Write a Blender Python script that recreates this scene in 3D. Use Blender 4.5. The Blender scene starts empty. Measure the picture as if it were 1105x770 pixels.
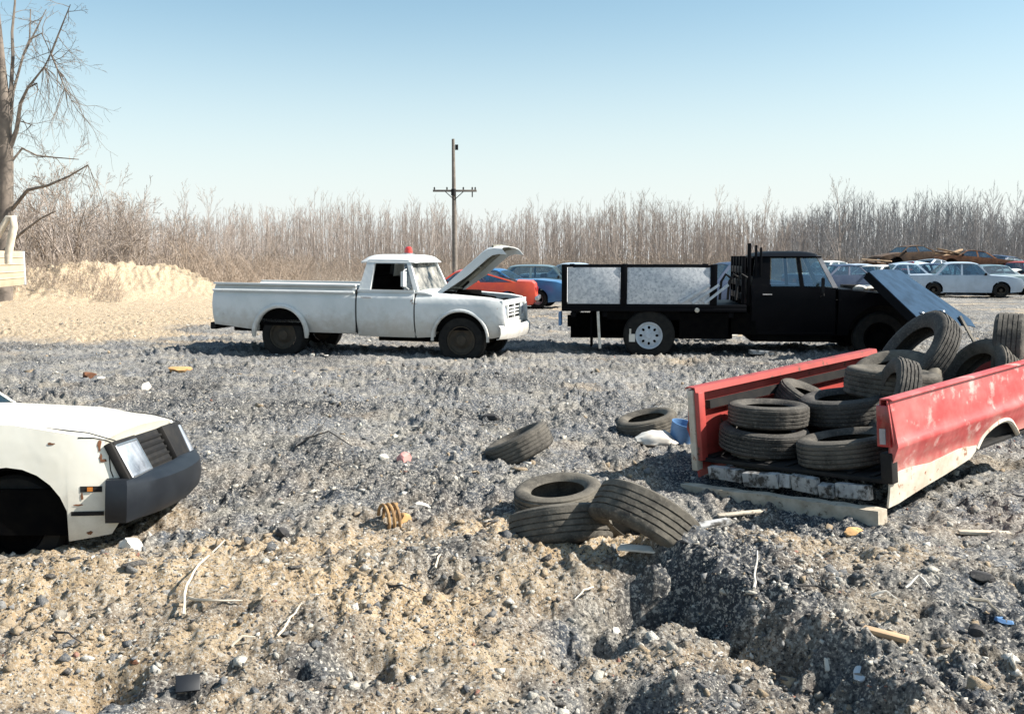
import bpy, bmesh, math, random
import numpy as np
from mathutils import Vector, Matrix, Euler
R = math.radians
rnd = random.Random(7)
sc = bpy.context.scene
COL = sc.collection

# ------------------------------------------------------------------ camera
CAMZ, F, CX, CY = 1.65, 1075.0, 552.5, 385.0
PITCH = math.atan((385 - 278) / F)
cp, sp_ = math.cos(PITCH), math.sin(PITCH)
cd = bpy.data.cameras.new("camera"); cam = bpy.data.objects.new("camera", cd); COL.objects.link(cam)
cam.location = (0, 0, CAMZ); cam.rotation_euler = (math.pi / 2 - PITCH, 0, 0)
cd.sensor_fit = 'HORIZONTAL'; cd.sensor_width = 36; cd.lens = 36 * F / 1105.0
cd.clip_start = 0.05; cd.clip_end = 5000
sc.camera = cam

def ray(px, py):
    x = (px - CX) / F; u = (CY - py) / F
    return Vector((x, cp + u * sp_, -sp_ + u * cp))
def at(px, py, Y):
    d = ray(px, py); return Vector((0, 0, CAMZ)) + d * (Y / d.y)
def flat(px, py, z=0.0):
    d = ray(px, py); return Vector((0, 0, CAMZ)) + d * ((z - CAMZ) / d.z)
def atx(px, Y):
    return at(px, 300, Y).x

# ------------------------------------------------------------------ light
AZ, EL = R(-4), R(42)
tosun = Vector((math.cos(AZ) * math.cos(EL), math.sin(AZ) * math.cos(EL), math.sin(EL)))
sl = bpy.data.lights.new("sun", 'SUN'); sl.energy = 5.0; sl.angle = R(0.5); sl.color = (1.0, 0.94, 0.85)
so = bpy.data.objects.new("sun", sl); COL.objects.link(so)
so.rotation_euler = tosun.to_track_quat('Z', 'Y').to_euler(); so.location = (20, -5, 30)
w = bpy.data.worlds.new("World"); sc.world = w; w.use_nodes = True
nt = w.node_tree; bgn = nt.nodes["Background"]
sky = nt.nodes.new("ShaderNodeTexSky"); sky.sky_type = 'NISHITA'; sky.sun_disc = False
sky.sun_elevation = EL; sky.sun_rotation = math.pi / 2 - AZ
sky.air_density = 1.0; sky.dust_density = 1.0; sky.ozone_density = 1.0; sky.altitude = 100
tint = nt.nodes.new("ShaderNodeMix"); tint.data_type = 'RGBA'; tint.blend_type = 'MULTIPLY'; tint.inputs[0].default_value = 1
nt.links.new(sky.outputs[0], tint.inputs[6]); tint.inputs[7].default_value = (1.0, 1.11, 1.0, 1)
tcw = nt.nodes.new("ShaderNodeTexCoord"); sxyz = nt.nodes.new("ShaderNodeSeparateXYZ"); nt.links.new(tcw.outputs["Generated"], sxyz.inputs[0])
mrw = nt.nodes.new("ShaderNodeMapRange"); mrw.interpolation_type = 'SMOOTHSTEP'; mrw.inputs[1].default_value = -.03; mrw.inputs[2].default_value = .27; mrw.inputs[3].default_value = .96; mrw.inputs[4].default_value = 0
nt.links.new(sxyz.outputs[2], mrw.inputs[0])
hzm = nt.nodes.new("ShaderNodeMix"); hzm.data_type = 'RGBA'; nt.links.new(mrw.outputs[0], hzm.inputs[0]); nt.links.new(tint.outputs[2], hzm.inputs[6]); hzm.inputs[7].default_value = (5.5, 5.7, 5.8, 1)
nt.links.new(hzm.outputs[2], bgn.inputs[0]); bgn.inputs[1].default_value = 0.08
vs = sc.view_settings; vs.view_transform = 'Standard'; vs.look = 'None'; vs.gamma = 1.0; vs.exposure = 1.08
vs.use_curve_mapping = False
sc.cycles.use_denoising = True
sc.cycles.max_bounces = 6; sc.cycles.transparent_max_bounces = 16

# ------------------------------------------------------------------ materials
def srgb(r, g, b):
    f = lambda c: c / 12.92 if c <= 0.04045 else ((c + 0.055) / 1.055) ** 2.4
    return (f(r / 255), f(g / 255), f(b / 255), 1)
def C(r, g, b): return (r, g, b, 1)

def mk(name):
    m = bpy.data.materials.new(name); m.use_nodes = True
    n = m.node_tree; b = n.nodes["Principled BSDF"]
    return m, n, b
def noise(n, vec, scale, detail=4, rough=0.6):
    t = n.nodes.new("ShaderNodeTexNoise"); t.inputs["Scale"].default_value = scale
    t.inputs["Detail"].default_value = detail; t.inputs["Roughness"].default_value = rough
    n.links.new(vec, t.inputs["Vector"]); return t.outputs["Fac"]
def ramp(n, fac, a, b):
    r = n.nodes.new("ShaderNodeMapRange"); r.inputs[1].default_value = a; r.inputs[2].default_value = b
    r.clamp = True; n.links.new(fac, r.inputs[0]); return r.outputs[0]
def mixc(n, fac, a, b):
    m = n.nodes.new("ShaderNodeMix"); m.data_type = 'RGBA'
    if hasattr(fac, 'links') or not isinstance(fac, (int, float)): n.links.new(fac, m.inputs[0])
    else: m.inputs[0].default_value = fac
    for s, i in ((a, 6), (b, 7)):
        if isinstance(s, tuple): m.inputs[i].default_value = s
        else: n.links.new(s, m.inputs[i])
    return m.outputs[2]
def coord(n, kind="Object"):
    return n.nodes.new("ShaderNodeTexCoord").outputs[kind]
def geo_pos(n):
    return n.nodes.new("ShaderNodeNewGeometry").outputs["Position"]
def bump(n, b, fac, strength, dist=0.01):
    bp = n.nodes.new("ShaderNodeBump"); bp.inputs["Strength"].default_value = strength; bp.inputs["Distance"].default_value = dist
    n.links.new(fac, bp.inputs["Height"]); n.links.new(bp.outputs[0], b.inputs["Normal"])

def pm(name, c1, c2, scale=6, lo=.4, hi=.65, rough=.6, spots=None, sscale=12, slo=.62, shi=.68, metal=0, bmp=0, spec=.5, coat=0, dent=0, dirt=None, dz=(.4, .8)):
    """two-tone noise material with optional patches (rust, chips, dirt) of a third colour"""
    m, n, b = mk(name); v = coord(n)
    col = mixc(n, ramp(n, noise(n, v, scale, 5), lo, hi), c1, c2)
    rg = None
    if spots:
        k = ramp(n, noise(n, v, sscale, 6, .65), slo, shi)
        col = mixc(n, k, col, spots)
        rg = n.nodes.new("ShaderNodeMapRange"); n.links.new(k, rg.inputs[0])
        rg.inputs[3].default_value = rough; rg.inputs[4].default_value = .9
        n.links.new(rg.outputs[0], b.inputs["Roughness"])
    n.links.new(col, b.inputs["Base Color"])
    if not rg: b.inputs["Roughness"].default_value = rough
    b.inputs["Metallic"].default_value = metal; b.inputs["Specular IOR Level"].default_value = spec
    b.inputs["Coat Weight"].default_value = coat; b.inputs["Coat Roughness"].default_value = .15
    if dirt:
        sx = n.nodes.new("ShaderNodeSeparateXYZ"); n.links.new(v, sx.inputs[0])
        ad = n.nodes.new("ShaderNodeMath"); ad.operation = 'MULTIPLY_ADD'; n.links.new(noise(n, v, 5, 6, .7), ad.inputs[0]); ad.inputs[1].default_value = .9; n.links.new(sx.outputs[2], ad.inputs[2])
        k2 = ramp(n, ad.outputs[0], dz[1] + .45, dz[0] + .45); mu = n.nodes.new("ShaderNodeMath"); mu.operation = 'MULTIPLY'; n.links.new(k2, mu.inputs[0]); mu.inputs[1].default_value = .6
        col = mixc(n, mu.outputs[0], col, dirt); n.links.new(col, b.inputs["Base Color"])
    if bmp: bump(n, b, noise(n, v, scale * 6, 5), bmp)
    elif dent: bump(n, b, noise(n, v, 4.5, 2), dent, .05)
    return m

def glass(name, tint, fac, rough=.03, dirt=None):
    m = bpy.data.materials.new(name); m.use_nodes = True; n = m.node_tree
    n.nodes.remove(n.nodes["Principled BSDF"]); out = n.nodes["Material Output"]
    t = n.nodes.new("ShaderNodeBsdfTransparent"); t.inputs[0].default_value = tint
    g = n.nodes.new("ShaderNodeBsdfGlossy"); g.inputs["Roughness"].default_value = rough; g.inputs[0].default_value = (.9, .95, 1, 1)
    mx = n.nodes.new("ShaderNodeMixShader"); mx.inputs[0].default_value = fac
    n.links.new(t.outputs[0], mx.inputs[1]); n.links.new(g.outputs[0], mx.inputs[2]); last = mx
    if dirt:
        d = n.nodes.new("ShaderNodeBsdfDiffuse"); d.inputs[0].default_value = dirt
        mx2 = n.nodes.new("ShaderNodeMixShader")
        n.links.new(ramp(n, noise(n, coord(n), 3.5, 5), .35, .9), mx2.inputs[0])
        n.links.new(mx.outputs[0], mx2.inputs[1]); n.links.new(d.outputs[0], mx2.inputs[2]); last = mx2
    n.links.new(last.outputs[0], out.inputs[0]); return m

M = {}
M['white'] = pm('white_paint', C(.66, .67, .66), C(.58, .60, .59), 3, rough=.38, spots=C(.30, .17, .10), sscale=7, slo=.68, shi=.73, coat=.2, dent=.22, dirt=C(.34, .29, .23))
M['cream'] = pm('cream_paint', C(.74, .72, .64), C(.68, .65, .56), 2.5, rough=.36, spots=C(.36, .25, .15), sscale=6, slo=.73, shi=.76, coat=.25, dent=.12, dirt=C(.36, .30, .22), dz=(.15, .5))
M['black'] = pm('black_paint', C(.0015, .0018, .003), C(.003, .003, .0045), 4, rough=.5, spots=C(.008, .007, .007), sscale=5, slo=.6, shi=.75, spec=.08)
M['dark'] = pm('dark_metal', C(.010, .010, .011), C(.022, .02, .018), 8, rough=.75, spec=.25)
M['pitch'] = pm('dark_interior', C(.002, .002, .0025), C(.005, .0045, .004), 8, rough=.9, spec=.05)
M['rubber'] = pm('rubber', C(.006, .006, .006), C(.015, .014, .012), 10, rough=.8, spec=.3)
M['rim'] = pm('pale_wheel_paint', C(.50, .55, .60), C(.36, .40, .44), 9, rough=.5)
M['rimdark'] = pm('rusty_wheel', C(.03, .024, .016), C(.055, .04, .025), 9, rough=.8)
M['chrome'] = pm('dull_chrome', C(.55, .56, .57), C(.38, .38, .38), 8, rough=.3, metal=.9)
M['bumperblk'] = pm('faded_black_rubber', C(.006, .008, .012), C(.012, .015, .020), 5, rough=.5, spec=.35)
M['red'] = pm('faded_red_paint', C(.42, .062, .06), C(.50, .135, .125), 3.0, rough=.42, spots=C(.60, .40, .36), sscale=7, slo=.56, shi=.72, dent=.3, dirt=C(.42, .30, .24), dz=(.1, .35))
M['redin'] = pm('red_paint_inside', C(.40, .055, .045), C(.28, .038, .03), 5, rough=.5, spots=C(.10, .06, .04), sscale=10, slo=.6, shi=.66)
M['primer'] = pm('peeling_white_paint', C(.60, .55, .46), C(.48, .40, .31), 8, rough=.7, spots=C(.28, .13, .07), sscale=14, slo=.58, shi=.64)
M['oldboard'] = pm('peeling_white_boards', C(.42, .42, .41), C(.25, .25, .25), 9, rough=.85, spots=C(.05, .045, .04), sscale=11, slo=.47, shi=.58, bmp=.3)
M['timber'] = pm('weathered_timber', C(.52, .46, .37), C(.34, .29, .22), 7, rough=.9, spots=C(.14, .11, .08), sscale=20, slo=.6, shi=.68, bmp=.3)
M['panelwhite'] = pm('speckled_white_board', C(.66, .67, .68), C(.46, .48, .51), 14, rough=.8, spots=C(.26, .29, .33), sscale=26, slo=.50, shi=.70)
M['bluehood'] = pm('faded_blue_paint', C(.024, .054, .098), C(.015, .036, .066), 4, rough=.75, spec=.08, spots=C(.3, .33, .36), sscale=9, slo=.68, shi=.74, dent=.2)
M['greyhood'] = pm('hood_underside', C(.20, .19, .15), C(.11, .105, .085), 6, rough=.85)
M['rust'] = pm('rust', C(.20, .085, .04), C(.10, .045, .025), 9, rough=.95, bmp=.4)
M['glass'] = glass('window_glass', (.72, .80, .82, 1), .14)
M['darkglass'] = glass('dark_glass', (.05, .06, .07, 1), .12)
M['dustyglass'] = glass('dusty_glass', (.75, .78, .78, 1), .10, .1, (.55, .52, .47, 1))
M['lens'] = pm('headlamp_lens', C(.34, .37, .42), C(.10, .12, .15), 5, rough=.12, spec=.6, coat=.4)
M['amber'] = pm('amber_lens', C(.55, .19, .03), C(.4, .12, .02), 10, rough=.25)
M['redlens'] = pm('red_lens', C(.34, .018, .02), C(.16, .01, .012), 8, rough=.2, coat=.4)
M['beacon'] = pm('red_beacon', C(.55, .05, .03), C(.42, .03, .03), 8, rough=.2, coat=.5)
M['brown'] = pm('brown_scrap', C(.05, .03, .02), C(.12, .07, .04), 3, rough=.9)
M['tanwood'] = pm('splintered_wood', C(.44, .31, .19), C(.30, .20, .12), 5, rough=.9)
M['polewood'] = pm('pole_wood', C(.15, .13, .11), C(.22, .19, .165), 5, rough=.9)
M['beige'] = pm('beige_sheet_metal', C(.44, .37, .27), C(.37, .31, .22), 4, rough=.7)
M['pale'] = pm('bleached_wood', C(.62, .55, .45), C(.48, .42, .33), 8, rough=.85)
M['bluepl'] = pm('blue_plastic', C(.10, .22, .42), C(.07, .15, .3), 6, rough=.5)
M['cloth'] = pm('dirty_white_cloth', C(.66, .63, .57), C(.5, .46, .4), 9, rough=.95)
M['pinkst'] = pm('pink_stone', C(.62, .30, .27), C(.5, .22, .2), 9, rough=.9)
M['whitest'] = pm('white_stone', C(.68, .65, .58), C(.5, .46, .39), 9, rough=.95, bmp=.4)
M['darkst'] = pm('dark_stone', C(.035, .034, .036), C(.07, .065, .06), 9, rough=.95, bmp=.4)
M['ochre'] = pm('ochre_clay', C(.55, .33, .14), C(.40, .23, .10), 9, rough=.95, bmp=.4)

def tyre_mat():
    m, n, b = mk('dusty_tyre_rubber'); v = coord(n)
    dust = ramp(n, noise(n, v, 5, 6, .65), .30, .66)
    fine = noise(n, v, 70, 3)
    oi = n.nodes.new("ShaderNodeObjectInfo").outputs["Random"]
    c = mixc(n, dust, C(.022, .021, .020), mixc(n, oi, C(.165, .148, .12), C(.075, .071, .066)))
    c = mixc(n, ramp(n, fine, .52, .85), c, C(.17, .155, .13))
    n.links.new(c, b.inputs["Base Color"]); b.inputs["Roughness"].default_value = .85; b.inputs["Specular IOR Level"].default_value = .25
    bump(n, b, fine, .25); return m
M['tyre'] = tyre_mat()
def bark(name, c1, c2, c3):
    m, n, b = mk(name); v = coord(n)
    c = mixc(n, ramp(n, noise(n, v, 2.0, 4), .35, .65), c1, c2)
    oi = n.nodes.new("ShaderNodeObjectInfo").outputs["Random"]
    c = mixc(n, ramp(n, oi, .2, 1.6), c, c3)
    n.links.new(c, b.inputs["Base Color"]); b.inputs["Roughness"].default_value = .95; b.inputs["Specular IOR Level"].default_value = .1
    return m
M['bark'] = bark('grey_brown_bark', C(.38, .325, .285), C(.27, .23, .205), C(.42, .36, .32))
M['barkr'] = bark('grey_bark', C(.28, .265, .26), C(.19, .185, .19), C(.33, .315, .305))
M['bigbark'] = bark('dark_tree_bark', C(.25, .21, .175), C(.11, .095, .085), C(.18, .155, .135))
M['brush'] = bark('dry_brush', C(.32, .255, .20), C(.22, .18, .15), C(.36, .295, .24))

# ------------------------------------------------------------------ mesh helpers
class MB:
    def __init__(s): s.v = []; s.f = []
    def add(s, vs, fs):
        o = len(s.v); s.v += [tuple(p) for p in vs]; s.f += [tuple(i + o for i in f) for f in fs]; return o
    def boxe(s, x0, x1, y0, y1, z0, z1, mx=None):
        vs = [Vector((x, y, z)) for x in (x0, x1) for y in (y0, y1) for z in (z0, z1)]
        if mx: vs = [mx @ p for p in vs]
        s.add(vs, [(0, 1, 3, 2), (4, 6, 7, 5), (0, 4, 5, 1), (2, 3, 7, 6), (0, 2, 6, 4), (1, 5, 7, 3)])
    def box(s, c, d, mx=None):
        m = Matrix.Translation(c) @ (mx.to_4x4() if mx else Matrix())
        s.boxe(-d[0] / 2, d[0] / 2, -d[1] / 2, d[1] / 2, -d[2] / 2, d[2] / 2, m)
    def hexa(s, b, t):
        """bottom quad and top quad, same winding"""
        s.add(list(b) + list(t), [(3, 2, 1, 0), (4, 5, 6, 7), (0, 1, 5, 4), (1, 2, 6, 5), (2, 3, 7, 6), (3, 0, 4, 7)])
    def slab(s, q, th):
        """quad of four points given thickness th along its normal"""
        q = [Vector(p) for p in q]; n = (q[1] - q[0]).cross(q[3] - q[0]).normalized() * th
        s.hexa([p - n * .5 for p in q], [p + n * .5 for p in q])
    def prism(s, poly, y0, y1):
        """(x,z) polygon extruded along y"""
        k = len(poly); s.add([(x, y0, z) for x, z in poly] + [(x, y1, z) for x, z in poly],
            [tuple(range(k)), tuple(range(2 * k - 1, k - 1, -1))] + [(i, (i + 1) % k, k + (i + 1) % k, k + i) for i in range(k)])
    def tube(s, pts, rad, n=6, cap=True):
        pts = [Vector(p) for p in pts]; k = len(pts)
        if not hasattr(rad, '__len__'): rad = [rad] * k
        vs = []; ref = None
        for i, p in enumerate(pts):
            d = (pts[min(i + 1, k - 1)] - pts[max(i - 1, 0)])
            d = d.normalized() if d.length > 1e-9 else Vector((0, 0, 1))
            if ref is None: ref = d.orthogonal().normalized()
            a = (ref - d * ref.dot(d)); a = a.normalized() if a.length > 1e-6 else d.orthogonal().normalized()
            ref = a; b = d.cross(a)
            for j in range(n):
                t = 2 * math.pi * j / n; vs.append(p + (a * math.cos(t) + b * math.sin(t)) * rad[i])
        fs = [(i * n + j, i * n + (j + 1) % n, (i + 1) * n + (j + 1) % n, (i + 1) * n + j) for i in range(k - 1) for j in range(n)]
        if cap: fs += [tuple(range(n - 1, -1, -1)), tuple((k - 1) * n + j for j in range(n))]
        s.add(vs, fs)
    def lathe(s, prof, n=32, mx=None, closed=False, sweep=None):
        """(r,z) profile about z; closed joins the profile into a ring"""
        k = len(prof); vs = []
        full = sweep is None; m = n if full else n + 1; sw = 2 * math.pi if full else sweep
        for i in range(m):
            a = sw * i / n
            for r, z in prof: vs.append(Vector((r * math.cos(a), r * math.sin(a), z)))
        if mx: vs = [mx @ p for p in vs]
        fs = []
        for i in range(n):
            i2 = (i + 1) % m
            for j in range(k if closed else k - 1):
                j2 = (j + 1) % k; fs.append((i * k + j, i2 * k + j, i2 * k + j2, i * k + j2))
        s.add(vs, fs)
    def grid(s, P, th=0):
        a, b = len(P), len(P[0]); vs = [Vector(p) for row in P for p in row]
        fs = [(i * b + j, (i + 1) * b + j, (i + 1) * b + j + 1, i * b + j + 1) for i in range(a - 1) for j in range(b - 1)]
        if not th: s.add(vs, fs); return
        nr = [Vector() for _ in vs]
        for f in fs:
            nn = (vs[f[1]] - vs[f[0]]).cross(vs[f[3]] - vs[f[0]])
            for i in f: nr[i] += nn
        o = len(vs); v2 = [p - (q.normalized() if q.length > 0 else q) * th for p, q in zip(vs, nr)]
        per = [(i, 0) for i in range(a)] + [(a - 1, j) for j in range(1, b)] + [(i, b - 1) for i in range(a - 2, -1, -1)] + [(0, j) for j in range(b - 2, 0, -1)]
        per = [i * b + j for i, j in per]
        side = [(per[i], per[(i + 1) % len(per)], per[(i + 1) % len(per)] + o, per[i] + o) for i in range(len(per))]
        s.add(vs + v2, fs + [tuple(i + o for i in reversed(f)) for f in fs] + side)
    def rock(s, c, sz, seed, sub=2, rough=.35, sq=(1, 1, 1), mx=None):
        bm = bmesh.new(); bmesh.ops.create_icosphere(bm, subdivisions=sub, radius=1); r = random.Random(seed)
        dirs = [Vector((r.gauss(0, 1), r.gauss(0, 1), r.gauss(0, 1))).normalized() for _ in range(9)]
        cut = [r.uniform(1 - rough * 1.6, 1.0) for _ in dirs]
        vs = []
        for v in bm.verts:
            p = v.co.copy()
            for d, k in zip(dirs, cut):
                e = p.dot(d) - k
                if e > 0: p -= d * e
            p *= 1 + r.uniform(-.06, .06)
            p = Vector((p.x * sz * sq[0], p.y * sz * sq[1], p.z * sz * sq[2]))
            vs.append((mx @ p if mx else p) + Vector(c))
        s.add(vs, [tuple(v.index for v in f.verts) for f in bm.faces]); bm.free()
    def mirror(s):
        o = len(s.v); s.v += [(x, -y, z) for x, y, z in s.v]; s.f += [tuple(i + o for i in reversed(f)) for f in list(s.f)]; return s
    def build(s, name, mat, parent=None, bev=0, ang=35, seg=2, smooth=True):
        me = bpy.data.meshes.new(name); me.from_pydata(s.v, [], s.f)
        bm = bmesh.new(); bm.from_mesh(me)
        bmesh.ops.recalc_face_normals(bm, faces=bm.faces)
        if bev:
            es = [e for e in bm.edges if len(e.link_faces) == 2 and e.calc_face_angle(0) > R(30)]
            bmesh.ops.bevel(bm, geom=es, offset=bev, offset_type='OFFSET', segments=seg, affect='EDGES', profile=.5, clamp_overlap=True)
        bm.to_mesh(me); bm.free()
        if smooth:
            me.polygons.foreach_set("use_smooth", [True] * len(me.polygons)); me.set_sharp_from_angle(angle=R(ang))
        me.materials.append(mat)
        o = bpy.data.objects.new(name, me); COL.objects.link(o)
        if parent: o.parent = parent
        return o

def build_each(m, name, mat, parent=None, **k):
    """one object for every separate piece of the mesh"""
    par = list(range(len(m.v)))
    def fd(i):
        while par[i] != i: par[i] = par[par[i]]; i = par[i]
        return i
    for f in m.f:
        for i in f[1:]: par[fd(i)] = fd(f[0])
    gr = {}
    for f in m.f: gr.setdefault(fd(f[0]), []).append(f)
    out = []
    for fs in gr.values():
        ix = {}; q = MB()
        for f in fs:
            for i in f:
                if i not in ix: ix[i] = len(q.v); q.v.append(m.v[i])
            q.f.append(tuple(ix[i] for i in f))
        out.append(q.build(name, mat, parent, **k))
    return out

def tag(o, label, cat, group=None, kind=None):
    if label: o['label'] = label
    if cat: o['category'] = cat
    if group: o['group'] = group
    if kind: o['kind'] = kind
    return o
def thing(name, label, cat, loc=(0, 0, 0), rot=(0, 0, 0), group=None):
    o = bpy.data.objects.new(name, None); COL.objects.link(o); o.empty_display_size = .2
    o.location = loc; o.rotation_euler = rot; return tag(o, label, cat, group)
def kids(o): return list(o.children)
def dup_tree(o, parent=None):
    c = o.copy(); COL.objects.link(c); c.parent = parent
    for ch in kids(o): dup_tree(ch, c)
    return c

def skin(mb, poly, yf, zc=(), xc=(), th=.03, step=.055, rows=22):
    """side panel: an (x,z) outline as a clean grid of columns bent to y=yf(x,z), given thickness inward"""
    k = len(poly); x0, x1 = min(p[0] for p in poly), max(p[0] for p in poly)
    xs = sorted(set([round(p[0], 4) for p in poly] + [x0 + (x1 - x0) * i / int((x1 - x0) / step) for i in range(int((x1 - x0) / step) + 1)]))
    u = [xs[0]]
    for x in xs[1:]:
        if x - u[-1] > .004: u.append(x)
    u[-1] = x1; P = []
    for x in u:
        x_ = min(max(x, x0 + 1e-4), x1 - 1e-4); zs = []
        for (ax, az), (bx, bz) in zip(poly, poly[1:] + poly[:1]):
            if (ax - x_) * (bx - x_) <= 0 and abs(ax - bx) > 1e-9: zs.append(az + (bz - az) * (x_ - ax) / (bx - ax))
        lo, hi = min(zs), max(zs)
        P.append([(x, yf(x, lo + (hi - lo) * j / rows), lo + (hi - lo) * j / rows) for j in range(rows + 1)])
    if yf(u[0], P[0][1][2]) < 0: P = P[::-1]
    mb.grid([row[::-1] for row in P], th)
def arc(cx, cz, r, a0, a1, n=14):
    return [(cx + r * math.cos(R(a0 + (a1 - a0) * i / n)), cz + r * math.sin(R(a0 + (a1 - a0) * i / n))) for i in range(n + 1)]
def arch_pts(cx, cz, r, zb):
    """arch outline from rear to front at bottom level zb"""
    a = math.degrees(math.asin(max(-1, min(1, (zb - cz) / r))))
    return arc(cx, cz, r, 180 - a, a)

# ------------------------------------------------------------------ noise for the terrain
_rs = np.random.RandomState(3); PERM = _rs.permutation(256).astype(np.int64)
GA = _rs.uniform(0, 2 * np.pi, 256); GX, GY = np.cos(GA), np.sin(GA)
def hsh(i, j): return PERM[(PERM[i & 255] + j) & 255]
def perlin(x, y):
    xi = np.floor(x).astype(np.int64); yi = np.floor(y).astype(np.int64); xf = x - xi; yf = y - yi
    u = xf * xf * xf * (xf * (xf * 6 - 15) + 10); v = yf * yf * yf * (yf * (yf * 6 - 15) + 10)
    def g(a, b, fx, fy):
        h = hsh(xi + a, yi + b); return GX[h] * fx + GY[h] * fy
    n00 = g(0, 0, xf, yf); n10 = g(1, 0, xf - 1, yf); n01 = g(0, 1, xf, yf - 1); n11 = g(1, 1, xf - 1, yf - 1)
    return (n00 * (1 - u) + n10 * u) * (1 - v) + (n01 * (1 - u) + n11 * u) * v
def worley(x, y):
    xi = np.floor(x).astype(np.int64); yi = np.floor(y).astype(np.int64); best = np.full(x.shape, 9.0)
    for a in (-1, 0, 1):
        for b in (-1, 0, 1):
            h = hsh(xi + a, yi + b); px = xi + a + (h / 255.0); py = yi + b + (PERM[(h + 77) & 255] / 255.0)
            best = np.minimum(best, (x - px) ** 2 + (y - py) ** 2)
    return np.sqrt(best)
def sstep(a, b, x):
    t = np.clip((x - a) / (b - a), 0, 1); return t * t * (3 - 2 * t)

def gauss(x, y, px, Y, rx, ry, h, rot=0, p=2):
    cx = atx(px, Y); dx = x - cx; dy = y - Y; c, s = math.cos(rot), math.sin(rot)
    q = np.sqrt(((dx * c + dy * s) / rx) ** 2 + ((-dx * s + dy * c) / ry) ** 2)
    return h * np.exp(-q ** p)
def seg_sd(x, y, pts):
    """distance to a polyline and side (+ = right of travel)"""
    best = np.full(x.shape, 1e9); side = np.zeros(x.shape)
    for (ax, ay), (bx, by) in zip(pts[:-1], pts[1:]):
        dx, dy = bx - ax, by - ay; L2 = dx * dx + dy * dy
        t = np.clip(((x - ax) * dx + (y - ay) * dy) / L2, 0, 1)
        ex, ey = x - ax - t * dx, y - ay - t * dy; d = np.sqrt(ex * ex + ey * ey)
        m = d < best; best = np.where(m, d, best); side = np.where(m, np.sign(dx * ey - dy * ex) * -1, side)
    return best, side
def P2(px, py): 
    p = flat(px, py); return (p.x, p.y)
SCARP = [P2(708, 590), P2(700, 622), P2(712, 652), P2(765, 676), P2(835, 708), P2(905, 748), P2(960, 800)]

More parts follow.
